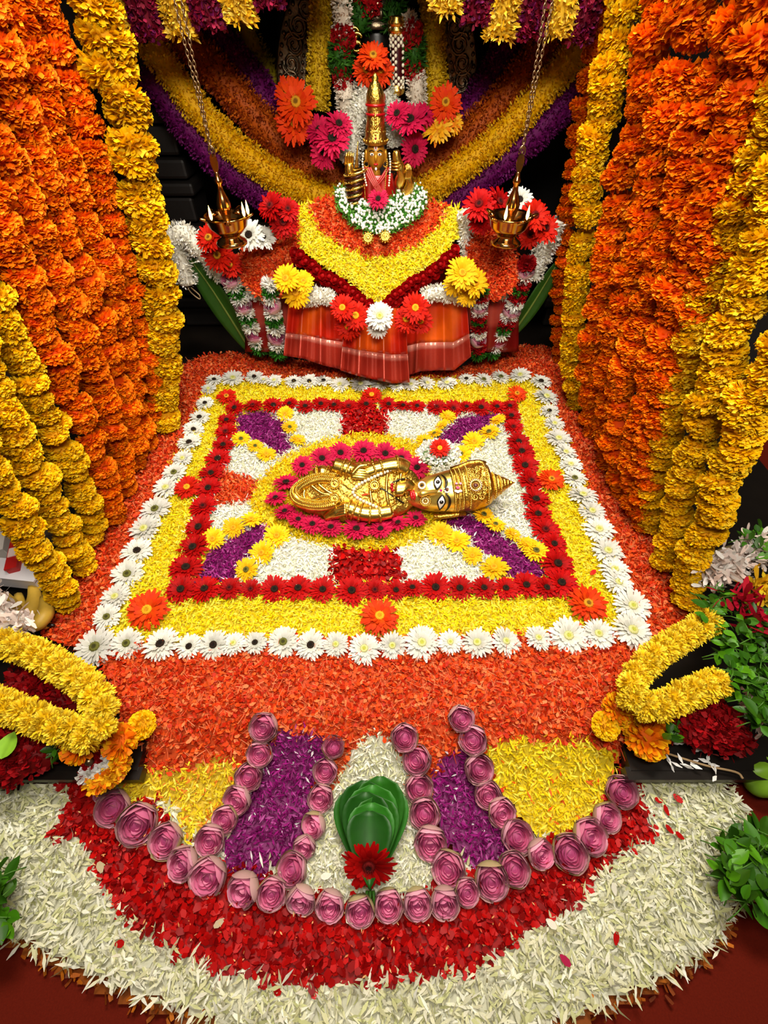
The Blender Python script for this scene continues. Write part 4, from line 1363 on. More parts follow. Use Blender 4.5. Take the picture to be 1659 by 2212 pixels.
GYP = [(722, 412), (745, 404), (790, 440), (840, 432), (880, 404), (905, 400), (922, 430), (908, 465), (870, 490), (835, 506), (800, 503), (758, 482), (733, 452)]
BORG = [(668, 445), (700, 430), (735, 425), (905, 435), (968, 445), (948, 482), (905, 522), (850, 550), (800, 553), (740, 530), (695, 500)]
BYEL = [(634, 452), (672, 435), (960, 440), (1000, 452), (990, 510), (945, 562), (880, 602), (835, 648), (805, 655), (770, 615), (700, 575), (648, 535), (638, 490)]
slope_bed('gypsophila_bed', 'white and green gypsophila crescent at the foot of the small golden idol', GYP, lambda px, py: BIB_Y(px, py) - .03, 'gyps', ['#4E8A2A'], 4200)
slope_bed('orange_petal_bib', 'orange petal crescent on the chest of the dressed figure', BORG, BIB_Y, 'ixora', ORG, 6500, [GYP])
slope_bed('yellow_petal_bib', 'yellow petal crescent and point on the chest of the dressed figure', BYEL, BIB_Y, 'thin', YEL, 9000, [GYP, BORG])
PADL = [(640, 478), (600, 498), (545, 520), (515, 555), (522, 600), (555, 642), (600, 645), (625, 600), (645, 545)]
PADR = [(1008, 470), (1060, 490), (1105, 520), (1118, 575), (1112, 622), (1065, 650), (1035, 630), (1010, 560)]
SH_Y = lambda px, py: 1.89 - .14 * np.clip((np.asarray(py, float) - 470) / 180, 0, 1)
slope_bed('orange_petal_sleeve', 'orange petal covered arm of the figure at the left', PADL, SH_Y, 'ixora', ORG, 3600)
slope_bed('orange_petal_sleeve', 'orange petal covered arm of the figure at the right', PADR, SH_Y, 'ixora', ORG, 3600)


# rose band under the yellow point
def rose_mesh(seed, cols):
    r = np.random.default_rng(seed)
    b = MB()
    for lay, (rad, rim, m) in enumerate(((1.0, 1.7, 5), (.8, 1.85, 5), (.6, 1.95, 4), (.4, 2.0, 3), (.2, 2.0, 3))):
        for k in range(m):
            a = (k + .5 * (lay % 2)) * 2 * math.pi / m + r.uniform(-.2, .2)
            v, f = sphere_patch(rad, a - math.pi / m * 1.4, a + math.pi / m * 1.4, .6, rim, .9, .12, 4, 4, .02, seed + lay * 9 + k, .1)
            b.add(v, f, hx(cols[lay % len(cols)]) * (1 + r.normal(0, .08)))
    b.add(*ball((0, 0, -.3), (.6, .6, .4), 8, 5), hx(cols[0]) * .8)
    return b.mesh('rose', M_FLOWER)


ROSE = [rose_mesh(s, ['#B4060A', '#C80C10', '#A00408']) for s in (1, 2)]
for pts, lab in (([(638, 548), (690, 590), (745, 622), (795, 662)], 'left'), ([(985, 545), (935, 588), (880, 622), (832, 662)], 'right')):
    P0_ = spline([on_y(px, py, BIB_Y(px, py) - .012) for px, py in pts], 14)
    t = thing('rose_band', f'band of small red roses along the yellow point, {lab} half', 'garland', P0_[0], 'rose bands under the bib')
    for row in (-.5, .5):
        for c in P0_:
            rot = Vector((0, 0, 1)).rotation_difference(Vector(TO_CAM + RNG.normal(0, .15, 3))) @ Matrix.Rotation(RNG.uniform(0, 6.28), 3, 'Z').to_quaternion()
            link('rose', ROSE[RNG.integers(0, 2)], t, c + np.array([0, -.005, row * .024]) - P0_[0] + RNG.normal(0, .003, 3), rot, .016)

WG = ['#F4F0E0', '#FBF8EE', '#EDE6CE', '#FFFFFA']
flower_garland('white_flower_garland', 'white flower garland end hanging beside the banana leaf at the left', [(404, 612), (390, 565), (372, 522), (395, 505), (425, 530), (455, 565), (485, 595)], 1.86, 21, WG, 1500, .013)
flower_garland('white_flower_garland', 'white flower garland beside the thin orange strand at the right', [(1205, 475), (1188, 520), (1165, 560), (1148, 600)], 1.88, 20, WG, 900, .013)
flower_garland('white_flower_cuff', 'white flower cuff beside the yellow gerberas at the left', [(655, 642), (690, 640), (724, 645)], 1.74, 19, WG, 600, .012, cat='flowers', r1=12)
flower_garland('white_flower_cuff', 'white flower cuff beside the yellow gerberas at the right', [(1025, 640), (985, 636), (945, 632), (912, 640)], 1.74, 20, WG, 700, .012, cat='flowers', r1=12)
flower_garland('white_flower_strip', 'white petal strip at the right edge of the yellow bib', [(1000, 455), (1008, 490), (1005, 520), (1012, 555)], 1.86, 12, WG, 500, .014, cat='flowers')
flower_garland('white_flower_strip', 'white flower edging below the left orange sleeve', [(520, 600), (555, 640), (600, 648)], 1.82, 9, WG, 350, .012, cat='flowers')
flower_garland('white_flower_strip', 'white flower edging below the right orange sleeve', [(1055, 652), (1085, 640), (1112, 618)], 1.82, 9, WG, 350, .012, cat='flowers')


# strings of lotus, white flowers and green leaves
def mixed_string(label, pts, Y, seq, wpx):
    path = spline([on_y(px, py, Y) for px, py in pts], len(seq))
    t = thing('lotus_string', label, 'garland', path[0], 'lotus and leaf strings on the figure')
    for k, c in enumerate(path):
        d = wpx * mscale(c)
        s = seq[k]
        if s == 'L':
            inner = LOT[k % 4]
            rot = Vector((0, 0, 1)).rotation_difference(Vector((RNG.normal(0, .2), -.6, .8)))
            q = link('lotus_flower', inner[1], t, c - path[0], rot, d * .52)
            for me in inner[0]:
                link('outer_petal', me, q)
        else:
            b = MB()
            cols = {'W': WG, 'G': ['#2A6A14', '#3E8A20', '#1E4E0C'], 'R': ['#B00810', '#98060C']}[s]
            n = 170
            D = rand_dirs(n, .5)
            C = pick(cols, n)
            b.add(*ball(c, (d * .34, d * .34, d * .16), 8, 5), hx(cols[0]) * .6)
            b.add(*petals(c + D * d * .2 + [0, 0, 0] * D, D, RNG.normal(0, 1, (n, 3)), d * .36, d * (.12 if s != 'R' else .3), THIN, .2, C * .85, C, .2))
            b.build({'W': 'white_flowers', 'G': 'leaf_ring', 'R': 'rose_petals'}[s], M_PETAL, t)
    return t


mixed_string('string of lotus, white flowers and leaves nearest to the left banana leaf', [(496, 605), (520, 650), (540, 700), (562, 752)], 1.80, 'LWGWLWGWLWG', 38)
mixed_string('string of lotus, white flowers and leaves beside the left edge of the red skirt', [(583, 615), (588, 660), (595, 710), (602, 762)], 1.76, 'WGWLWGWLWG', 38)
mixed_string('string of lotus, leaves and roses beside the right edge of the red skirt', [(1040, 630), (1036, 670), (1034, 710), (1032, 765)], 1.76, 'GRWLWRGRWLRG', 34)
mixed_string('string of lotus, leaves and roses hanging from the far right arm', [(1138, 570), (1125, 620), (1105, 670), (1085, 715), (1062, 760)], 1.80, 'RLWRGRWLWRGWLWG', 38)

# banana leaves
for pts, wd, lab in (([(545, 762), (500, 690), (455, 620), (412, 560)], .10, 'long green banana leaf leaning at the left of the figure'),
                     ([(1095, 735), (1135, 680), (1170, 625), (1203, 570)], .07, 'long green banana leaf leaning at the right of the figure')):
    path = spline([on_y(px, py, 1.88) for px, py in pts], 14)
    t = thing('banana_leaf', lab, 'leaf', path[0])
    tt, a, bb = frame_along(path, (0, 1, .2))
    w = np.sin(np.linspace(.12, math.pi - .25, 14)) ** .6 * wd / 2
    u = np.linspace(-1, 1, 7)
    V = path[:, None] + a[:, None] * (w[:, None] * u)[..., None] + bb[:, None] * (np.abs(u) * w[:, None] * -.25)[..., None]
    b = MB(); b.add(V.reshape(-1, 3), grid_faces(14, 7), hx('#2C5A14'))
    o = b.build('blade', M_LEAF, t); sd = o.modifiers.new('solid', 'SOLIDIFY'); sd.thickness = .001
    b = MB(); b.add(*tube(path - bb * .002, np.linspace(.006, .002, 14), 6), hx('#7A8A3A')); b.build('midrib', M_LEAF, t)
p = on_y(402, 615, 1.86)
b = MB(); b.add(*tube(spline([p, p + [.01, 0, -.03], p + [.035, 0, -.055], p + [.04, 0, -.04], p + [.015, 0, -.01]], 24), .0025, 6))
tag(b.build('cord_loop', make_mat('cotton_cord', '#A8906C', rough=.8), origin=p), 'loop of pale cord under the white garland at the left', 'cord')

# gerbera clusters on the altar
CL = [
    ('red', 'maroon', 'beside the left hanging lamp', 1.80, [(585, 445, 58), (612, 480, 60), (622, 452, 48)]),
    ('white', 'dark', 'beside the left hanging lamp', 1.79, [(538, 508, 62), (568, 512, 52)]),
    ('vermilion', 'amber', 'below the left hanging lamp', 1.79, [(452, 515, 62), (470, 552, 62), (496, 572, 50)]),
    ('yellow', 'gold', 'on the left arm', 1.72, [(618, 602, 58), (640, 632, 62), (655, 608, 46)]),
    ('red', 'maroon', 'beside the right hanging lamp', 1.80, [(1035, 442, 68), (1078, 436, 60), (1040, 478, 52)]),
    ('white', 'dark', 'behind the right hanging lamp', 1.82, [(1122, 432, 56)]),
    ('vermilion', 'maroon', 'right of the right hanging lamp', 1.80, [(1155, 466, 66), (1178, 494, 60), (1145, 508, 52)]),
    ('yellow', 'gold', 'on the right arm', 1.72, [(998, 590, 66), (1026, 610, 60), (982, 612, 50), (1010, 634, 50)]),
    ('vermilion', 'gold', 'on the waist, left of the white one', 1.66, [(740, 665, 54), (768, 682, 58), (752, 704, 56)]),
    ('vermilion', 'gold', 'on the waist, right of the white one', 1.66, [(897, 665, 58), (878, 690, 54), (908, 694, 52)]),
    ('orange', 'amber', 'left of the small golden idol', 2.02, [(640, 222, 82), (636, 264, 78), (622, 200, 60)]),
    ('pink', 'dark', 'left of the small golden idol', 1.99, [(718, 300, 72), (700, 328, 62), (732, 268, 56), (690, 282, 58)]),
    ('pink', 'dark', 'right of the small golden idol', 1.99, [(886, 260, 72), (858, 246, 52), (896, 322, 58), (916, 246, 48)]),
    ('orange', 'amber', 'top right of the small golden idol', 2.0, [(963, 222, 66)]),
    ('sun', 'gold', 'under the orange one right of the idol', 2.0, [(948, 272, 66), (976, 264, 48)]),
    ('orange', 'amber', 'above the small golden idol', 2.06, [(806, 122, 64), (822, 152, 58), (792, 152, 58), (806, 178, 50)]),
]
SIZE = ['largest', 'second largest', 'smaller', 'smallest']
for color, disc, where, Y, pts in CL:
    cw = {'vermilion': 'orange red', 'sun': 'yellow orange'}.get(color, color)
    for i, (px, py, w) in enumerate(pts):
        p = on_y(px, py, Y - .012 * (len(pts) - i))
        lab = f'{cw} gerbera {where}' + (f', {nth(i)} from the top' if len(pts) > 1 else '')
        gerbera(p, w * mscale(p) * 1.12, color, disc, lab, 'gerberas on the altar', TO_CAM + np.array([(px - np.mean([q[0] for q in pts])) / 90, 0, -(py - np.mean([q[1] for q in pts])) / 120]), .12)
p = on_y(820, 683, 1.63)
gerbera(p, 64 * mscale(p), 'white', 'lime', 'large white gerbera in the middle of the waist', None, TO_CAM, .03)
p = on_y(816, 706, 1.65)
gerbera(p, 52 * mscale(p), 'white', 'lime', 'white gerbera half hidden under the large white one on the waist', None, TO_CAM, .05)
p = on_y(817, 430, 1.86)
gerbera(p, 48 * mscale(p), 'pink', 'dark', 'single pink gerbera at the foot of the small golden idol', None, TO_CAM, .05)

# ------------------------------------------------------------------ small golden idol
IY = 1.95
I = lambda px, py, dy=0.0: on_y(px, py, IY + dy)
IS = mscale(I(812, 340))
idol = thing('golden_idol', 'small golden goddess idol in a red saree with tall crown', 'statue', I(815, 470))
HP = I(812, 334)
M_GILT = make_mat('gilt_face', '#D89A2C', rough=.35, metal=.55, noise=.1, nscale=40)
b = MB()
v, f = ball((0, 0, 0), (20 * IS, 17 * IS, 29 * IS), 24, 18)
zz = v[:, 2] / (29 * IS)
v[:, 0] *= 1 - .22 * np.clip(-zz, 0, 1) ** 1.5
b.add(v + HP, f)
b.add(*ball(HP + [0, -17 * IS, -3 * IS], (3.2 * IS, 5 * IS, 7 * IS), 10, 8))
for s in (-1, 1):
    b.add(*ball(HP + [s * 21 * IS, 0, -2 * IS], (4 * IS, 4 * IS, 12 * IS), 10, 8))
    b.add(*tube(HP + np.stack([s * (21 + 5 * np.sin(np.linspace(0, 6.28, 14))) * IS, 0 * np.linspace(0, 1, 14), (-16 + 6 * np.cos(np.linspace(0, 6.28, 14))) * IS], -1), 1.6 * IS, 6))
b.add(*ball(HP + [0, 2 * IS, -34 * IS], (10 * IS, 9 * IS, 14 * IS), 12, 8))
b.build('head', M_GILT, idol)
b = MB()
for s in (-1, 1):
    b.add(*ball(HP + [s * 8 * IS, -15.4 * IS, 3 * IS], (4.6 * IS, 2 * IS, 2.8 * IS), 10, 8), hx('#F8F4EC'))
    b.add(*ball(HP + [s * 8 * IS, -17 * IS, 3 * IS], (1.8 * IS, 1 * IS, 1.8 * IS), 8, 6), hx('#100808'))
    b.add(*tube(HP + np.array([[s * 3, -16.4, 8], [s * 8, -15.8, 10], [s * 14, -12.6, 8]]) * IS, .9 * IS, 5), hx('#180C06'))
b.add(*ball(HP + [0, -16.2 * IS, -14 * IS], (5 * IS, 2.4 * IS, 2.2 * IS), 10, 6), hx('#C01418'))
b.add(*ball(HP + [0, -16.5 * IS, 15 * IS], (4.2 * IS, 2 * IS, 6.5 * IS), 10, 6), hx('#FBF6EE'))
b.add(*ball(HP + [0, -18 * IS, 15 * IS], (1.6 * IS, 1.2 * IS, 3 * IS), 8, 6), hx('#A81020'))
b.add(*ball(HP + [0, -16.5 * IS, -22 * IS], (2.6 * IS, 2 * IS, 3 * IS), 8, 6), hx('#FBF6EE'))
b.build('painted_face', M_PAINT, idol)
b = MB()
pr = np.array([(23, 18), (26, 22), (25, 28), (22, 32), (21, 46), (19, 52), (18, 66), (16, 68), (18, 74), (17, 80), (19, 84), (18, 96), (15, 104), (10, 112), (6, 116), (7, 120), (3, 126), (0.1, 128)]) * IS
b.add(*lathe(pr, 24, HP))
for k in range(18):
    a = k * 2 * math.pi / 18
    b.add(*ball(HP + np.array([25.5 * math.cos(a), 25.5 * math.sin(a), 25]) * IS, 2.6 * IS, 6, 5))
    b.add(*ball(HP + np.array([20 * math.cos(a), 20 * math.sin(a), 40]) * IS, 2.4 * IS, 6, 5))
for k in range(7):
    b.add(*ball(HP + np.array([0, -20 + .0 * k, 36 + 5 * k]) * IS, (3 * IS, 2.5 * IS, 3 * IS), 6, 5))
b.build('crown', M_GOLD_CHASED, idol)
b = MB()
for z0 in (67, 81):
    b.add(*tube(HP + np.stack([18.6 * np.cos(np.linspace(0, 6.1, 24)), 18.6 * np.sin(np.linspace(0, 6.1, 24)), np.full(24, z0)], -1) * IS, 2.4 * IS, 6), hx('#A00810'))
b.add(*ball(HP + np.array([0, -22, 30]) * IS, 3 * IS, 8, 6), hx('#7A0410'))
b.build('red_crown_bands', M_PAINT, idol)
# saree wrapped body: widening towards the base, with pleat ridges
nu, nv = 40, 14
u = np.linspace(0, 1, nu); v = np.linspace(0, 1, nv)[:, None]
a = math.pi * (1 + u)
cx = (HP[0] / IS + 6 * v)
rx = 34 + 26 * v + 1.5 * np.sin(26 * a + 4 * v)
ry = 20 + 14 * v
V = np.stack([(cx + rx * np.cos(a)) * IS, HP[1] + (ry * np.sin(a) + 6) * IS, HP[2] - (34 + 112 * v + 0 * a) * IS], -1)
b = MB(); b.add(V.reshape(-1, 3), grid_faces(nv, nu), np.where(((u * 20).astype(int) % 5 == 2)[None, :, None], hx('#D05048'), hx('#B81410')).repeat(nv, 0).reshape(-1, 3))
o = b.build('saree', M_SILK, idol); sd = o.modifiers.new('solid', 'SOLIDIFY'); sd.thickness = .002
b = MB()
for w_ in (0, 5, 10, 15):
    b.add(*tube(spline([I(785 + w_, 362, -.05), I(800 + w_ * .8, 390, -.068), I(822 + w_ * .6, 425, -.075)], 12), 2.6 * IS, 6), hx('#A83830'))
for w_ in (0, 5):
    b.add(*tube(spline([I(842 - w_, 362, -.05), I(828 - w_, 385, -.066), I(812 - w_, 405, -.072)], 12), 2.6 * IS, 6), hx('#A01810'))
b.build('saree_fold', M_SILK, idol)
# bead strings
for part, pts, mat_, r_ in (('pearl_string', [(785, 332), (783, 352), (787, 378), (792, 402)], M_PEARL, 2.2), ('pearl_string', [(841, 332), (843, 352), (842, 378), (840, 402)], M_PEARL, 2.2),
                            ('gold_chain', [(836, 345), (834, 375), (832, 405), (834, 450), (834, 480), (831, 505)], M_GOLD, 1.7), ('gold_chain', [(787, 400), (790, 440), (792, 480), (796, 505)], M_GOLD, 1.5)):
    path = resample(spline([on_y(x, y, (IY - .07) if y < 420 else float(BIB_Y(x, y)) - .025) for x, y in pts], 60), r_ * IS * 2.1)
    b = MB()
    for c in path:
        b.add(*ball(c, r_ * IS, 6, 5))
    b.build(part, mat_, idol)
for px, py in ((795, 515), (832, 512)):
    c = on_y(px, py, float(BIB_Y(px, py)) - .045)
    b = MB()
    R = np.array(Vector((0, 0, 1)).rotation_difference(Vector(TO_CAM)).to_matrix())
    b.add(*lathe(np.array([(0.1, 5), (3, 5), (4, 3), (7, 3), (8, 5), (11, 4), (11.5, 1), (0.1, 0)]) * IS, 18, c, R))
    for k in range(12):
        q = k * math.pi / 6
        b.add(*ball(c + R @ np.array([12.5 * math.cos(q), 12.5 * math.sin(q), 2]) * IS, 2 * IS, 6, 4))
    b.build('gold_pendant', M_GOLD_CHASED, idol)
# hands
b = MB()
b.add(*tube(spline([I(862, 400, -.03), I(868, 372, -.05), I(858, 345, -.05), I(856, 325, -.05)], 12), np.array([11, 12, 12, 11, 11, 10, 9, 9, 9, 8, 8, 6]) * IS, 10))
b.add(*tube(spline([I(876, 420, -.03), I(886, 395, -.05), I(880, 365, -.05)], 10), np.linspace(13, 7, 10) * IS, 10))
for k in range(4):
    b.add(*tube(spline([I(876 + k * 3.2, 386, -.06), I(879 + k * 3.2, 368, -.065), I(877 + k * 2.6, 352 + 3 * abs(k - 1.5), -.06)], 8), np.linspace(3, 1.8, 8) * IS, 6))
for k in range(3):
    b.add(*tube(I(856, 350 + 7 * k, -.05) + np.stack([12.5 * np.cos(np.linspace(0, 6.2, 16)), 12.5 * np.sin(np.linspace(0, 6.2, 16)), 0 * np.linspace(0, 1, 16)], -1) * IS, 1.5 * IS, 5))
b.build('raised_hand', M_GOLD, idol)
b = MB()
b.add(*tube(spline([I(762, 415, -.03), I(757, 380, -.05), I(754, 352, -.05)], 10), np.linspace(14, 9, 10) * IS, 10))
for k in range(4):
    b.add(*tube(spline([I(746 + k * 5, 355, -.055), I(747 + k * 5, 338, -.06), I(750 + k * 4.4, 326 + 2.5 * abs(k - 1.2), -.055)], 8), np.linspace(3.2, 1.8, 8) * IS, 6))
b.add(*tube(spline([I(770, 364, -.055), I(771, 340, -.055), I(773, 305, -.05)], 8), np.linspace(4.5, .8, 8) * IS, 6))
b.build('blessing_hand', M_GOLD, idol)
for k in range(9):
    c = I(768 - .4 * k, 372 + 8.2 * k, -.055)
    r_ = (23 - 1.2 * k) * IS
    q = np.linspace(0, 2 * math.pi, 20, endpoint=False)
    b = MB()
    b.add(*tube(c + np.stack([r_ * np.cos(q), r_ * .7 * np.sin(q), .22 * r_ * np.cos(q) + 0 * q], -1), 2.7 * IS, 6, True))
    if k % 2 == 0:
        for qq in q:
            b.add(*ball(c + np.array([r_ * 1.1 * math.cos(qq), r_ * .78 * math.sin(qq), .22 * r_ * math.cos(qq)]), 1.5 * IS, 5, 4))
    b.build('bangle', M_GOLD if k % 2 == 0 else make_mat('dark_bangle', '#3A0E08', rough=.25, metal=.5), idol)

# ------------------------------------------------------------------ back of the shrine: swags, halo, hanging garlands, valance
YD = ['#FFC400', '#F6B400', '#FFD430']
PD = ['#740A62', '#5E0650', '#8E2080']
BD = ['#C0560A', '#A04006', '#D87014', '#8A2E04']
flower_garland('flower_swag', 'lower purple flower swag hanging across the back', [(315, 150), (420, 295), (520, 385), (600, 432), (700, 462), (815, 470), (930, 455), (985, 430), (1060, 372), (1160, 285), (1245, 195)], 2.14, 31, PD, 16000, .011, group='flower swags')
flower_garland('flower_swag', 'bright yellow flower swag hanging across the back', [(325, 95), (430, 240), (520, 328), (600, 382), (660, 412), (740, 432), (815, 440), (890, 425), (960, 385), (1060, 312), (1150, 222), (1255, 100)], 2.11, 30, YD, 17000, .011, group='flower swags')
flower_garland('flower_swag', 'rust brown flower swag above the yellow one', [(385, 70), (480, 170), (560, 262), (640, 342), (720, 388), (815, 405), (900, 375), (980, 322), (1060, 250), (1130, 160), (1190, 80)], 2.16, 37, BD, 18000, .011, group='flower swags')
flower_garland('flower_swag', 'upper purple flower swag above the rust brown one', [(440, 60), (540, 172), (600, 262), (670, 325), (815, 360), (910, 345), (1000, 265), (1075, 160), (1110, 70)], 2.22, 37, PD, 18000, .011, group='flower swags')
flower_garland('flower_swag', 'short greenish yellow swag behind the left end of the silver arch', [(480, -160), (540, 90), (580, 160), (610, 215)], 2.30, 24, ['#B8A414', '#A89010'], 900, .014, group='flower swags')
flower_garland('flower_swag', 'short greenish yellow swag behind the right end of the silver arch', [(1150, -160), (1075, 100), (1045, 165), (1025, 200)], 2.30, 16, ['#B8A414', '#A89010'], 600, .014, group='flower swags')
flower_garland('flower_strand', 'straight yellow flower strand left of the orange gerberas above the idol', [(700, -60), (696, 0), (690, 110), (686, 235)], 2.1, 24, ['#D8B014', '#C8A010', '#E4C030'], 3600, .009, group='strands before the shrine')
flower_garland('flower_strand', 'straight yellow flower strand right of the orange gerberas above the idol', [(930, -60), (932, 0), (938, 110), (944, 235)], 2.1, 24, ['#D8B014', '#C8A010', '#E4C030'], 3600, .009, group='strands before the shrine')


def section_strand(label, secs, Y, group):
    t = thing('mixed_flower_strand', label, 'garland', on_y(secs[0][0], secs[0][1], Y), group)
    for px, y0, y1, rp, kind in secs:
        path = spline([on_y(px, y0, Y), on_y(px + 2, (y0 + y1) / 2, Y - .01), on_y(px + 3, y1, Y)], 14)
        r = rp * mscale(path[5])
        b = MB()
        cols = {'white_section': ['#E8DCC8', '#F0E8D8'], 'rose_section': ['#A00810', '#B80C14'], 'leaf_section': ['#2A5A12', '#1E4A0C', '#3A7018']}[kind]
        floral_tube(b, path, r, 420, .012 if kind != 'leaf_section' else .018, .005 if kind != 'rose_section' else .012, cols, THIN if kind != 'rose_section' else WIDE)
        b.build(kind, M_PETAL, t)
    return t


section_strand('white, red and green flower strand left of the orange gerberas above the idol', [(737, -50, 70, 19, 'white_section'), (740, 74, 96, 20, 'rose_section'), (735, 98, 152, 21, 'leaf_section'), (738, 156, 178, 15, 'rose_section'), (746, 180, 250, 20, 'white_section')], 2.07, 'mixed strands before the shrine')
section_strand('white, red and green flower strand right of the orange gerberas above the idol', [(884, 40, 60, 12, 'white_section'), (888, 62, 92, 18, 'rose_section'), (893, 94, 140, 20, 'leaf_section'), (892, 142, 160, 14, 'rose_section'), (898, 162, 225, 19, 'white_section')], 2.07, 'mixed strands before the shrine')
section_strand('green leaf and red rose roll at the very top behind the silver crown', [(775, 15, 62, 24, 'leaf_section'), (850, 15, 62, 24, 'leaf_section'), (795, -20, 12, 26, 'rose_section')], 2.2, 'mixed strands before the shrine')
JAS = ['#E8E6D8', '#F4F2E6', '#D8D8C0']
flower_garland('jasmine_strand', 'white jasmine strand left of the golden crown', [(800, 195), (782, 230), (765, 265), (758, 320), (748, 350)], 2.04, 24, JAS, 1600, .010, .006)
flower_garland('jasmine_strand', 'white jasmine strand right of the golden crown', [(832, 195), (846, 230), (850, 270), (856, 315)], 2.04, 17, JAS, 1200, .010, .006)
p = on_y(816, 212, 2.0)
t = thing('red_rose', 'deep red rose on the top of the golden crown', 'flower', p)
link('petals', ROSE[0], t, (0, 0, 0), Vector((0, 0, 1)).rotation_difference(Vector(TO_CAM)), 15 * mscale(p))
b = MB(); b.add(*tube([p, p + [0, .03, -.02]], .003, 6), hx('#2A5A12')); b.build('stem', M_LEAF, t)

# beaded tassel
t = thing('bead_tassel', 'maroon and white beaded tassel right of the orange gerberas above the idol', 'ornament', on_y(857, 70, 2.06))
path = spline([on_y(857, 62, 2.06), on_y(858, 130, 2.06), on_y(858, 195, 2.06)], 20)
sc = mscale(path[5])
b = MB(); b.add(*tube(path, 13 * sc, 10), hx('#3A0810')); b.build('core', M_PAINT, t)
b = MB()
for k, c in enumerate(path):
    for q in range(7):
        a = q * 2 * math.pi / 7 + .45 * (k % 2)
        if 6 <= k <= 14 and q % 2 == k % 2:
            continue
        b.add(*ball(c + np.array([math.cos(a), math.sin(a), 0]) * 14 * sc, 3.6 * sc, 6, 5))
b.build('white_beads', M_PEARL, t)
for z0 in (50, 66, 196):
    b = MB()
    b.add(*lathe(np.array([(12, -8), (17, -4), (19, 2), (14, 6), (16, 9), (10, 11)]) * sc, 14, on_y(857, z0, 2.06)))
    b.build('gold_cap', M_GOLD, t)

# silver arch behind the idol
HC = on_y(815, 195, 2.26)
hs = mscale(HC)
arch = thing('silver_arch', 'embossed old silver arch behind the flowers at the back', 'ornament', HC)
na = 60
th = np.linspace(-.45, math.pi + .45, na)
prof = np.array([(150, -2), (154, -8), (160, -5), (182, -9), (204, -5), (210, -9), (215, -2)])
V = np.stack([prof[None, :, 0] * np.cos(th)[:, None], prof[None, :, 1] + 0 * th[:, None], prof[None, :, 0] * np.sin(th)[:, None]], -1) * hs + HC
b = MB(); b.add(V.reshape(-1, 3), grid_faces(na, len(prof))); o = b.build('band', M_SILVER, arch)
sd = o.modifiers.new('solid', 'SOLIDIFY'); sd.thickness = .004; sd.offset = -1
b = MB()
for k in range(26):
    a = -.4 + k * (math.pi + .8) / 25
    s = np.linspace(0, 1, 22)
    q = 2.2 * 2 * math.pi * s * (1 if k % 2 else -1)
    rr_ = (20 - 16 * s)
    c0 = np.array([182 * math.cos(a), -11, 182 * math.sin(a)])
    b.add(*tube(HC + (c0 + np.stack([rr_ * np.cos(q + a), 0 * s - 1, rr_ * np.sin(q + a)], -1)) * hs, 2.6 * hs, 5))
    for e in (-.045, .045):
        b.add(*ball(HC + np.array([205 * math.cos(a + e), -11, 205 * math.sin(a + e)]) * hs, 4 * hs, 6, 5))
        b.add(*ball(HC + np.array([160 * math.cos(a + e), -11, 160 * math.sin(a + e)]) * hs, 3.4 * hs, 6, 5))
b.build('scroll_relief', M_SILVER, arch)
# large shrine idol, mostly hidden under flowers
big = thing('shrine_idol', 'dark metal idol with silver crown, mostly hidden behind the flowers at the back', 'statue', on_y(815, 300, 2.3))
bp_ = on_y(815, 120, 2.27)
s2 = mscale(bp_)
b = MB(); b.add(*lathe(np.array([(120, -240), (110, -150), (85, -60), (55, -30), (42, 0), (45, 30), (38, 55), (0.1, 70)]) * s2 * np.array([.9, 1]), 28, bp_)); b.build('body', M_BLACK, big)
b = MB(); b.add(*lathe(np.array([(40, 40), (44, 48), (36, 52), (34, 70), (38, 76), (26, 82), (24, 100), (28, 106), (16, 112), (12, 135), (15, 140), (4, 160), (.1, 165)]) * s2, 24, bp_ + [0, -.03, 0]))
for k in range(14):
    a = k * 2 * math.pi / 14
    b.add(*ball(bp_ + np.array([40 * math.cos(a), 40 * math.sin(a), 62]) * s2 + [0, -.03, 0], (5 * s2, 5 * s2, 9 * s2), 6, 5))
b.build('silver_crown', M_SILVER, big)
b = MB()
for px, py in ((765, 70), (772, 82), (760, 88), (770, 100), (850, 62), (862, 68), (765, 205), (775, 212)):
    c = on_y(px, py, 2.12)
    b.add(*tube(c + np.stack([9 * np.cos(np.linspace(0, 5.5, 14)), 0 * np.linspace(0, 1, 14), 7 * np.sin(np.linspace(0, 5.5, 14))], -1) * s2, 3 * s2, 6))
b.build('gold_ornaments', M_GOLD, big)

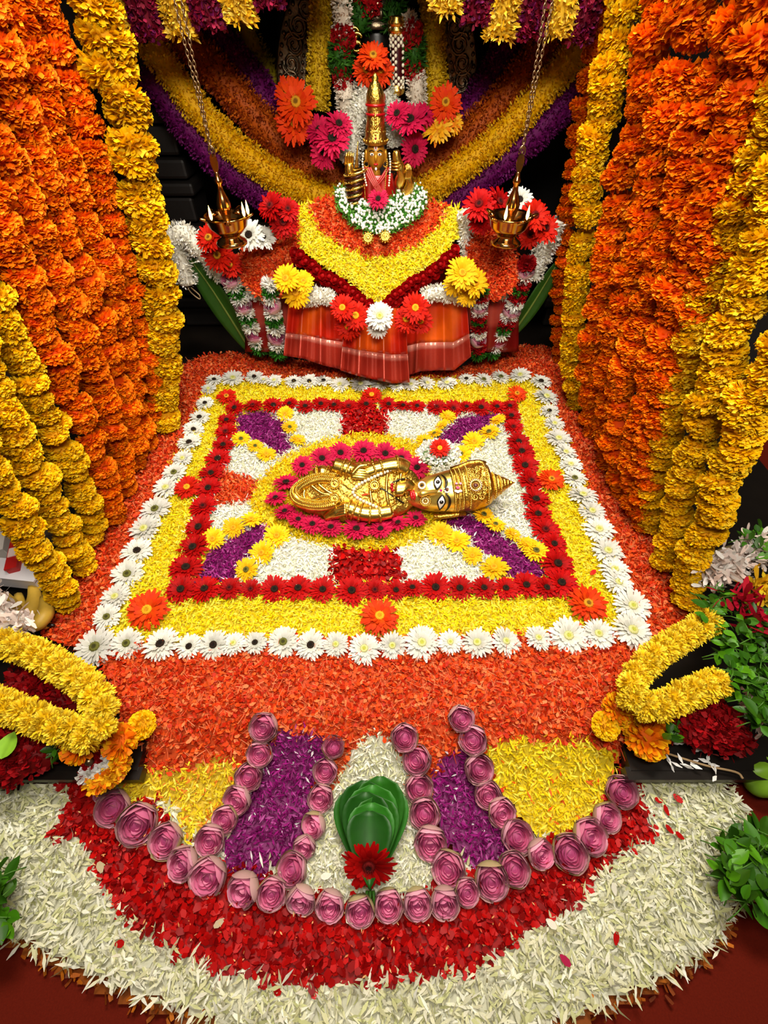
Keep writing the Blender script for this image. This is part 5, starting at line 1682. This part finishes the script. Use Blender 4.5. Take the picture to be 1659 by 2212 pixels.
# striped flower valance of the canopy
VAL = [('yellow', 268, 72, 24), ('maroon', 325, 78, 32), ('yellow', 392, 72, 27), ('maroon', 452, 55, 34), ('yellow', 520, 42, 28), ('maroon', 583, 8, 30), ('yellow', 640, -30, 28), ('maroon', 700, -45, 28),
       ('maroon', 890, -45, 28), ('yellow', 962, 18, 32), ('maroon', 1030, 42, 30), ('yellow', 1080, 75, 30), ('maroon', 1142, 78, 30), ('yellow', 1200, 72, 30), ('maroon', 1248, 84, 28)]
cnt = {'l': 0, 'r': 0}
for k, (c, px, pyb, w) in enumerate(VAL):
    YV = 1.82
    bot = on_y(px, pyb, YV - .02)
    top = bot + np.array([0, .05, .33])
    path = spline([top, (top + bot) / 2 + [0, -.03, 0], bot], 24)
    r = w * mscale(bot) * np.linspace(1.05, .95, 24)
    b = MB()
    if c == 'yellow':
        floral_tube(b, path, r, 2600, .019, .008, ['#F6C830', '#FFDC58', '#EEB81C'], THIN, .8, .8)
    else:
        floral_tube(b, path, r, 2600, .012, .009, ['#7A0826', '#5E0620', '#8E1038', '#6A0A4A'], FRILL, .8, .8)
    side, i = ('left', k) if px < 815 else ('right', len(VAL) - 1 - k)
    o = b.build('valance_drape', M_PETAL, origin=bot)
    tag(o, f'short fat {c} flower drape of the top valance, {nth(i)} from the {side} end', 'garland', 'flower drapes of the canopy valance')

# ------------------------------------------------------------------ hanging oil lamps
M_FLAME = make_mat('flame', '#FFC060', rough=.5, emis=14.0)
for lx, ly, lab in ((491, 478, 'left'), (1101, 478, 'right')):
    c = on_y(lx, ly, 1.6)
    s = mscale(c)
    lamp = thing('hanging_oil_lamp', f'brass hanging oil lamp with burning wicks at the {lab}', 'lamp', c + np.array([0, 0, -42 * s]), 'hanging lamps')
    b = MB()
    b.add(*lathe(np.array([(.1, -44), (33, -44), (34, -40), (30, -35), (22, -30), (21, -26), (30, -20), (41, -8), (46, 8), (49, 11), (46, 13), (41, 8), (34, -2), (18, -8), (.1, -9)]) * s, 36, c))
    for k in range(5):
        a = -math.pi / 2 + (k - 2) * 2 * math.pi / 5 + .3
        d = np.array([math.cos(a), math.sin(a), 0])
        b.add(*tube(spline([c + d * 38 * s + [0, 0, 4 * s], c + d * 50 * s + [0, 0, 11 * s], c + d * 58 * s + [0, 0, 14 * s]], 8), np.linspace(10, 4, 8) * s, 8, flat=.5))
    b.build('bowl', M_BRASS, lamp)
    b = MB()
    b.add(*lathe(np.array([(.1, -9), (12, -8), (8, 2), (10, 10), (14, 22), (15, 32), (11, 44), (6, 56), (5, 66), (8, 70), (8, 74), (5, 78), (4, 86), (.1, 88)]) * s, 24, c))
    b.build('stem', M_BRASS, lamp)
    b = MB()
    q = np.linspace(0, 2 * math.pi, 24, endpoint=False)
    ring = np.stack([9 * np.sin(q) * (1 - .45 * (np.cos(q) > 0) * 0), 0 * q, 100 - 17 * np.cos(q)], -1)
    ring[:, 0] *= .55 + .45 * (ring[:, 2] - 83) / 34
    v = np.vstack([ring + [0, -1.5, 0], ring + [0, 1.5, 0]]) * s + c
    b.add(v, [np.arange(24)[None], np.arange(24, 48)[None, ::-1], np.stack([np.arange(24), 24 + np.arange(24), 24 + (np.arange(24) + 1) % 24, (np.arange(24) + 1) % 24], -1)])
    b.build('hanger_plate', M_BRASS, lamp, smooth=False)
    for k, a in enumerate((-2.0, -1.1) if lab == 'right' else (-1.9, -.5, -.2)):
        p = c + np.array([52 * math.cos(a), 52 * math.sin(a), 15]) * s
        b = MB()
        b.add(*lathe(np.array([(.1, 0), (2.4, 3), (3.4, 8), (2.6, 15), (1.2, 22), (.1, 27)]) * s, 10, p))
        b.build('flame', M_FLAME, lamp)
    for side in (-1, 1):
        b = MB()
        p0 = c + np.array([0, 0, 116 * s])
        p1 = np.array([c[0] + side * .02, c[1], 1.6])
        path = resample(np.array([p0, (p0 + p1) / 2, p1]), .0095)
        for k, p in enumerate(path):
            q = np.linspace(0, 2 * math.pi, 10, endpoint=False)
            e = np.stack([.0036 * np.cos(q) * (k % 2), .0036 * np.cos(q) * ((k + 1) % 2), .0072 * np.sin(q)], -1)
            b.add(*tube(p + e, .0013, 5, True, up=(.3, .5, .2)))
        b.build('chain', M_CHAIN, lamp)
    b = MB()
    q = np.linspace(0, 5.2, 18)
    b.add(*tube(c + np.stack([6 * np.sin(q), 0 * q, 120 - 9 * np.cos(q)], -1) * s, 1.6 * s, 6)); b.build('hook', M_CHAIN, lamp)

# ------------------------------------------------------------------ golden bust lying in the oval
TA = math.radians(36)
GO = on_g(860, 1140, .004)
GU = np.array([1.0, 0, 0])
GV = np.array([0, math.cos(TA), math.sin(TA)])
GN = np.array([0, -math.sin(TA), math.cos(TA)])


def gp(px, py, h=0.0):
    """picture point on the tilted plane of the bust, lifted h metres off it"""
    px = np.asarray(px, float)
    d = ray(px, py)
    t = np.dot(GO - CAM, GN) / (d @ GN)
    return CAM + d * np.asarray(t)[..., None] + GN * np.asarray(h)[..., None]


K8 = lambda x, y: (860 + np.asarray(x, float) / 5.53, 950 + np.asarray(y, float) / 5.53)
K6 = lambda x, y: (600 + np.asarray(x, float) / 2.644, 960 + np.asarray(y, float) / 2.644)
bust = thing('golden_bust', 'large golden goddess bust lying among the pink gerberas, face to the right', 'statue', GO)
chin, tipc = np.array([62., 705.]), np.array([1375., 520.])
AX = unit(tipc - chin)
LEN = float(np.linalg.norm(tipc - chin))
PX_ = np.array([AX[1], -AX[0]])        # across, upwards in the picture
SS = np.array([0, .03, .08, .15, .22, .30, .40, .46, .52, .62, .70, .765, .775, .83, .87, .90, .95, 1.0])
WUP = np.array([0, 60, 110, 165, 200, 222, 240, 246, 255, 285, 285, 250, 165, 130, 95, 85, 40, 0])     # upper half width in crop pixels
WDN = np.array([0, 60, 105, 150, 180, 205, 225, 235, 240, 238, 220, 195, 175, 135, 100, 80, 40, 0])
WUP = WUP * 1.06
WDN = WDN * 1.08
HH = np.array([0.02, .03, .042, .055, .064, .068, .072, .074, .082, .084, .08, .074, .066, .055, .045, .036, .022, .01])


def hs_(s, t):
    """surface of the head: s along chin to crown tip, t across (-1 .. 1, positive up the picture)"""
    s = np.asarray(s, float); t = np.asarray(t, float)
    w = np.where(t >= 0, np.interp(s, SS, WUP), np.interp(s, SS, WDN))
    c = chin + AX * (s * LEN)[..., None] + PX_ * (t * w)[..., None]
    h = .72 * np.interp(s, SS, HH) * np.clip(1 - np.abs(t) ** 2.8, 0, 1) ** .6
    return c, h


def HS(s, t, dh=0.0, relief=0.0):
    c, h = hs_(s, t)
    a, b_ = K8(c[..., 0], c[..., 1])
    return gp(a, b_, .012 + h + dh + relief)


def head_patch(s0, s1, ns, nt, relief=None):
    s = np.linspace(s0, s1, ns)[:, None] + np.zeros((1, nt))
    t = np.linspace(-1, 1, nt)[None] + np.zeros((ns, 1))
    t = np.sin(t * math.pi / 2)
    r = relief(s, t) if relief is not None else 0.0
    return HS(s, t, 0, r).reshape(-1, 3), grid_faces(ns, nt)


def face_relief(s, t):
    nose = .020 * np.exp(-((t + .04) / .09) ** 2) * np.clip((s - .125) / .03, 0, 1) * np.clip((.33 - s) / .2, 0, 1) ** .7
    lips = .006 * np.exp(-((s - .085) / .022) ** 2 - ((t + .03) / .22) ** 2)
    eyes = -.004 * (np.exp(-((s - .265) / .04) ** 2 - ((t - .45) / .25) ** 2) + np.exp(-((s - .265) / .04) ** 2 - ((t + .45) / .25) ** 2))
    brow = .004 * np.exp(-((s - .335) / .03) ** 2)
    return (nose + lips + eyes + brow) * (1 - np.abs(t) ** 4)


def crown_relief(s, t):
    r = .0035 * (np.sin(s * 190) > .2) * ((s < .53) | (s > .77))
    r = r + .004 * np.exp(-((s - .55) / .008) ** 2) + .005 * np.exp(-((s - .745) / .012) ** 2) + .004 * np.exp(-((s - .86) / .01) ** 2)
    mid = ((s > .565) & (s < .73))
    r = r + mid * .003 * np.sin(s * 120 + 3 * np.sin(9 * t)) * np.sin(t * 16)
    return r * (1 - np.abs(t) ** 6)


M_FACE = make_mat('polished_gold_face', '#E6C25C', rough=.3, metal=.85, noise=.08, nscale=30)
b = MB(); b.add(*head_patch(.0, .42, 40, 45, face_relief)); b.build('face', M_FACE, bust)
b = MB(); b.add(*box(GO + np.array([-.10, .13, .012]), (.3, .06, .04))); b.build('wooden_prop', M_BLACK, bust, smooth=False)
b = MB(); b.add(*head_patch(.42, 1.0, 90, 61, crown_relief)); crown = b.build('crown', M_GOLD_CHASED, bust)
# bead rows and small bosses on the crown
b = MB()
for s0, nb, r in ((.435, 30, .0038), (.47, 30, .0034), (.505, 28, .0034), (.565, 26, .004), (.725, 22, .004), (.80, 16, .0036), (.855, 12, .0034)):
    for t in np.linspace(-.9, .9, nb):
        b.add(*ball(HS(s0, t, .002), r, 6, 5))
for s0, t0, r in ((.60, .55, .011), (.66, .62, .010), (.64, .35, .010), (.69, .2, .009), (.60, -.5, .012), (.66, -.55, .011), (.64, -.32, .010), (.69, -.18, .009), (.59, .25, .008), (.59, -.25, .008)):
    s_ = np.linspace(0, 1, 18)
    q = s_ * 11
    c = HS(s0, t0, .002)
    ring = c + (r * (1 - .8 * s_) * np.cos(q))[:, None] * GU + (r * (1 - .8 * s_) * np.sin(q))[:, None] * GV
    b.add(*tube(ring, .002, 5))
b.build('crown_beads', M_GOLD, bust)
# flange along the upper edge and the lower ear band
b = MB(); b.add(*tube([HS(s, 1.0, .004) for s in np.linspace(.45, .765, 12)], .008, 6)); b.build('upper_flange', M_GOLD_CHASED, bust)
b = MB(); b.add(*tube([gp(*K8(x, y), .012) for x, y in ((420, 925), (520, 920), (650, 905), (800, 885))], .008, 6)); b.build('lower_flange', M_GOLD_CHASED, bust)


def medallion(c, r, name, dark=None):
    m = MB()
    R = np.stack([GU, GV, GN], 1)
    m.add(*lathe(np.array([(.01, .5), (.22, .5), (.28, .25), (.5, .25), (.58, .5), (.8, .45), (.88, .15), (1, 0)]) * r, 22, c, R))
    for k in range(16):
        a = k * math.pi / 8
        m.add(*ball(c + R @ (np.array([math.cos(a), math.sin(a), .18]) * r * .98), r * .17, 6, 5))
    m.build(name, M_GOLD, bust)


medallion(HS(.61, .0, .002), .021, 'crown_medallion')
b = MB()
c0 = HS(.61, .0, .010)
b.add(*ball(c0, (.0085, .0085, .006), 12, 8), hx('#5A2A24'))
for k in range(18):
    a = k * 2 * math.pi / 18
    b.add(*ball(c0 + (GU * math.cos(a) + GV * math.sin(a)) * .0165 + GN * .002, .0022, 6, 5), hx('#E8D8D0'))
b.build('medallion_stones', M_PAINT, bust)
b = MB()
for dx, dy, r, cc in ((0, 0, .006, '#D04880'), (-.004, .012, .0045, '#E8A0B8'), (.008, .012, .0045, '#E8A0B8'), (.0, -.012, .006, '#FBF4F0'), (.008, -.010, .005, '#FBF4F0'), (-.006, -.010, .005, '#FBF4F0')):
    b.add(*ball(HS(.462, .02, .007) + GU * dx + GV * dy, (r, r, .003), 8, 6), hx(cc))
b.build('forehead_jewel', M_PAINT, bust)
b = MB()
c0 = HS(.372, .0, .003)
for k in range(9):
    a = k * 2 * math.pi / 9
    b.add(*ball(c0 + (GU * math.cos(a) + GV * math.sin(a)) * .0078, .0032, 6, 5), hx('#FBF8F2'))
b.add(*ball(c0, .0045, 8, 6), hx('#6A2A20'))
b.add(*ball(HS(.318, .01, .003), .0048, 8, 6), hx('#B01080'))
b.build('brow_jewel', M_PAINT, bust)


def eye(cx, cy, name):
    """almond eye across the face; its long axis runs up and down the picture"""
    n = 22
    q = np.linspace(0, 2 * math.pi, n, endpoint=False)
    x = 44 * np.cos(q) * (np.abs(np.cos(q)) ** .15)
    y = 80 * np.sin(q)
    x = np.sign(np.cos(q)) * 44 * (1 - np.abs(np.sin(q)) ** 1.6)
    ang = .12
    xr, yr = x * math.cos(ang) - y * math.sin(ang), x * math.sin(ang) + y * math.cos(ang)

    def sp(X, Y, dh):
        p = np.stack([cx + X, cy + Y], -1) - chin
        s = p @ AX / LEN
        w_ = p @ PX_
        w = np.where(w_ >= 0, np.interp(s, SS, WUP), np.interp(s, SS, WDN))
        return HS(s, np.clip(w_ / w, -.99, .99), dh)
    m = MB()
    ring = sp(xr, yr, .004)
    cen_ = sp(np.array([0.]), np.array([0.]), .0085)
    mid = sp(xr * .5, yr * .5, .0075)
    V = np.vstack([ring, mid, cen_])
    f4 = np.stack([np.arange(n), (np.arange(n) + 1) % n, n + (np.arange(n) + 1) % n, n + np.arange(n)], -1)
    f3 = np.stack([n + np.arange(n), n + (np.arange(n) + 1) % n, np.full(n, 2 * n)], -1)
    m.add(V, [f4, f3], hx('#F6F2EE'))
    e = m.build('eye', M_PAINT, bust)
    m = MB()
    m.add(*tube(ring + GN * .001, .0022, 6, True), hx('#120806'))
    br = [(48, -95), (85, -50), (98, 0), (88, 60), (62, 120)]
    m.add(*tube(spline([sp(np.array([X]), np.array([Y]), .0045)[0] for X, Y in br], 18), np.r_[np.linspace(.0015, .0042, 9), np.linspace(.0042, .0012, 9)], 6), hx('#160A06'))
    m.add(*ball(cen_[0] + GN * -.001, (.0062, .0062, .0035), 12, 8, np.stack([GU, GV, GN], 1)), hx('#0E0806'))
    m.add(*ball(cen_[0] + GN * .0022 + GV * .001 - GU * .001, .0014, 6, 5), hx('#B8B8B0'))
    m.build('eye_paint', M_PAINT, e)


eye(445, 548, 'upper')
eye(488, 772, 'lower')
# lips
b = MB()
lp = lambda X, Y, dh: gp(*K8(X, Y), .012 + dh)
for dx in (0, 26):
    pts = [HS(.068 + dx / LEN, t, .007) for t in np.linspace(-.5, .55, 9)]
    b.add(*tube(spline(pts, 20), np.sin(np.linspace(.15, math.pi - .15, 20)) * .0048 + .0008, 8), hx('#B80E14'))
b.add(*tube(spline([HS(.079, t, .010) for t in np.linspace(-.3, .35, 5)], 10), .0012, 5), hx('#F4E8E0'))
b.build('red_lips', M_PAINT, bust)


b = MB()
b.add(*tube(spline([HS(.31, .0, -.001), HS(.25, -.01, .006), HS(.19, -.02, .013), HS(.15, -.03, .014), HS(.135, -.03, .004)], 20), np.interp(np.linspace(0, 1, 20), [0, .4, .75, 1], [.004, .007, .011, .006]), 10))
for t0 in (-.16, .10):
    b.add(*ball(HS(.155, t0, .006), (.008, .007, .006), 10, 8))
b.build('nose', M_FACE, bust)


# nose rings
def bead_ring(c, r, n, rb, mat_, name, col):
    m = MB()
    for k in range(n):
        a = k * 2 * math.pi / n
        m.add(*ball(c + (GU * math.cos(a) + GV * math.sin(a)) * r, rb, 6, 5), hx(col))
    m.add(*ball(c, r * .38, 8, 6), hx('#2A1408'))
    m.build(name, mat_, bust)


bead_ring(HS(.165, .52, .010), .0095, 12, .0034, M_PAINT, 'pearl_nose_stud', '#F4F0E8')
bead_ring(HS(.175, -.52, .010), .0145, 18, .0034, M_GOLD, 'gold_nose_ring', '#E0A52E')
bead_ring(HS(.175, -.52, .012), .0085, 10, .003, M_PAINT, 'nose_ring_stones', '#E8D8A8')

# torso: a broad relief plate from neck to waist
tor = [(95, 300), (120, 230), (190, 190), (290, 165), (330, 120), (420, 105), (560, 100), (690, 115), (785, 170), (815, 250), (785, 335), (720, 395), (640, 425), (520, 440), (400, 445), (280, 420), (180, 395), (115, 350)]
tor = spline(np.array([(x, y, 0) for x, y in tor + tor[:1]]), 73)[:-1, :2]
tc_ = tor.mean(0)
nr = 22
tt = np.linspace(0, 1, nr)[:, None]
X = tc_[0] + (tor[None, :, 0] - tc_[0]) * tt
Y = tc_[1] + (tor[None, :, 1] - tc_[1]) * tt
h = .010 + .030 * np.clip(1 - tt ** 2.6, 0, 1) ** .6 + .003 * np.sin(X * .11) * np.sin(Y * .13)
h = h + .002 * np.sin(X * .36 + Y * .1) * (X > 560)


def tor_h(x, y):
    d = np.array([x, y]) - tc_
    a = np.arctan2(tor[:, 1] - tc_[1], tor[:, 0] - tc_[0])
    k = np.argmin(np.abs(np.angle(np.exp(1j * (a - math.atan2(d[1], d[0]))))))
    t = min(1.0, np.hypot(*d) / np.hypot(*(tor[k] - tc_)))
    return .010 + .030 * max(0, 1 - t ** 2.6) ** .6


def tp(x, y, dh=0.0):
    return gp(*K6(x, y), tor_h(x, y) + dh)


V = gp(*K6(X, Y), h)
b = MB(); b.add(V.reshape(-1, 3), grid_faces(nr, 72, True)); b.build('torso', M_GOLD_CHASED, bust)
# neck and collars
b = MB(); b.add(*tube(spline([tp(680, 250, -.01), gp(*K6(740, 258), .03), HS(.02, .0, -.02)], 10), np.linspace(.04, .022, 10), 16, flat=.6)); b.build('neck', M_GOLD, bust)
for k, x0 in enumerate((735, 705, 670, 630, 585, 540)):
    hw = 60 + 17 * k
    pts = [(x0 - 10 + .0024 * (y - 255) ** 2 * .55 * (1 if y > 255 else 1), y) for y in np.linspace(255 - hw, 255 + hw, 11)]
    b = MB(); b.add(*tube(spline([tp(min(x, 770), y, .006) for x, y in pts], 40), .0052 if k % 2 else .0034, 7))
    if k % 2 == 0:
        for c in resample(spline([tp(min(x, 770), y, .011) for x, y in pts], 40), .0085):
            b.add(*ball(c, .0036, 6, 5))
    b.build('necklace', M_GOLD, bust)
for pts, nm in (([(560, 250), (610, 275), (660, 310), (720, 345)], 'black_cord'), ([(650, 235), (690, 215), (740, 205)], 'black_cord')):
    b = MB(); b.add(*tube(spline([tp(x, y, .01) for x, y in pts], 20), .0022, 6), hx('#0E0A08')); b.build(nm, M_PAINT, bust)
b = MB()
for x, y in ((650, 245), (648, 262), (655, 275)):
    b.add(*ball(tp(x, y, .012), .0055, 8, 6), hx('#A80C18'))
b.build('red_stones', M_PAINT, bust)
# rope-like loop at the waist end and folds inside it
loop = [(335, 212), (260, 205), (190, 222), (130, 255), (110, 292), (130, 330), (190, 352), (260, 358), (340, 345)]
path = spline([tp(x, y, .006) for x, y in loop], 60)
b = MB()
b.add(*tube(path, .019, 10, flat=.8))
t_, a_, b_ = frame_along(path, (0, 0, 1))
for k in range(0, 60):
    for q in (-1.0, -.35, .35, 1.0):
        b.add(*ball(path[k] + a_[k] * .017 * math.sin(q) + b_[k] * .0175 * math.cos(q) * .85, (.0042), 5, 4))
b.build('rope_belt', M_GOLD, bust)
for pts in ([(200, 245), (260, 290), (310, 300)], [(200, 330), (250, 310), (310, 300)], [(165, 270), (160, 295), (168, 325)], [(240, 240), (300, 285), (340, 300)]):
    b = MB(); b.add(*tube(spline([tp(x, y, .006) for x, y in pts], 16), .006, 8)); b.build('cloth_fold', M_GOLD, bust)
for x, y, r in ((335, 240, .016), (335, 320, .016), (555, 250, .018)):
    medallion(tp(x, y, .012), r, 'belt_medallion')


# arms with banded sleeves and hands
def arm(pts, rads, name, bands):
    path = spline([gp(*K6(x, y), hh * .62) for x, y, hh in pts], 40)
    r = np.interp(np.linspace(0, 1, 40), np.linspace(0, 1, len(rads)), rads) * .82
    m = MB(); m.add(*tube(path, r, 14, flat=.85)); a = m.build(name, M_GOLD, bust)
    for k in bands:
        m = MB()
        t2, a2, b2 = frame_along(path)
        q = np.linspace(0, 2 * math.pi, 24, endpoint=False)
        ring = path[k] + (np.cos(q)[:, None] * a2[k] + .85 * np.sin(q)[:, None] * b2[k]) * r[k] * 1.08
        m.add(*tube(ring, .0035, 6, True, up=tuple(t2[k])))
        for c in ring[::2]:
            m.add(*ball(c, .0045, 6, 5))
        m.build('arm_band', M_GOLD_CHASED, a)
    return a, path


ua, pth = arm([(330, 130, .05), (400, 150, .055), (480, 175, .06), (570, 150, .06), (680, 130, .05), (740, 150, .04)], [.030, .032, .026, .028, .034, .03], 'upper_arm', (6, 9, 22, 25, 31))
m = MB()
for k in range(4):
    m.add(*tube(spline([gp(*K6(420 + 3 * k, 165 + 12 * k), 0.0499), gp(*K6(480, 168 + 13 * k), 0.0544), gp(*K6(545 - 6 * k, 172 + 12 * k), 0.0499)], 14), np.linspace(.0085, .0045, 14), 8))
m.add(*tube(spline([gp(*K6(430, 190), 0.0544), gp(*K6(470, 150), 0.0589), gp(*K6(520, 140), 0.0563)], 12), np.linspace(.009, .005, 12), 8))
m.build('upper_hand', M_GOLD, bust)
la, pth = arm([(275, 420, .035), (340, 390, .05), (400, 370, .06), (480, 395, .06), (560, 400, .055), (650, 385, .05)], [.016, .03, .03, .032, .034, .03], 'lower_arm', (17, 20, 23, 28, 33))
m = MB()
for k in range(4):
    m.add(*tube(spline([gp(*K6(400, 358 + 14 * k), 0.0544), gp(*K6(345, 372 + 14 * k), 0.0461), gp(*K6(290 + 8 * k, 395 + 11 * k), 0.0320)], 14), np.linspace(.0085, .0045, 14), 8))
m.build('lower_hand', M_GOLD, bust)
ca, pth = arm([(215, 170, .03), (260, 165, .036), (300, 175, .036)], [.02, .028, .022], 'cushion_roll', (8, 30))
# pearl string
path = resample(spline([tp(x, y, .016) for x, y in ((745, 125), (700, 142), (640, 165), (560, 200), (480, 240), (442, 272), (440, 298), (480, 330), (560, 365), (600, 385), (655, 408))], 120), .0104)
b = MB()
for c in path:
    b.add(*ball(c, .0054, 8, 6))
b.build('pearl_string', M_PEARL, bust)
b = MB(); b.add(*petals([tp(480, 302, .014)], [[1, .1, .05]], NORMAL_UP[None], .026, .008, THIN, .05, hx('#E84020'), hx('#E84020'))); 
tag(b.build('loose_petal', M_PETAL, origin=tp(480, 302, .014)), 'single orange red petal lying on the golden bust', 'petal')

# white jasmine bouquet with a red gerbera beside the crown
jp = gp(943, 985, .05)
n = 900
D = rand_dirs(n, .9); D[:, 2] = np.abs(D[:, 2])
P = jp + D * np.array([.062, .052, .03]) * RNG.uniform(.6, 1.0, (n, 1)) - [0, 0, .01]
b = MB()
b.add(*ball(jp - [0, 0, .012], (.055, .045, .026), 14, 8), hx('#5A7A38'))
C = pick(['#FFFFFF', '#F8F8EC', '#F0F2DC'], n)
b.add(*petals(P, D + RNG.normal(0, .4, (n, 3)), RNG.normal(0, 1, (n, 3)), .012, .007, RAY5, .2, C * .9, C, .3))
tag(b.build('jasmine_bouquet', M_PETAL, origin=jp), 'small white jasmine bunch beside the golden crown', 'flowers')
gerbera(gp(943, 982, .082), 46 * mscale(jp), 'vermilion', 'gold', 'small orange red gerbera on the white jasmine bunch', None, (0, -.5, 1), .05)

for o in bpy.data.objects:
    if '_w' in o:
        del o['_w']
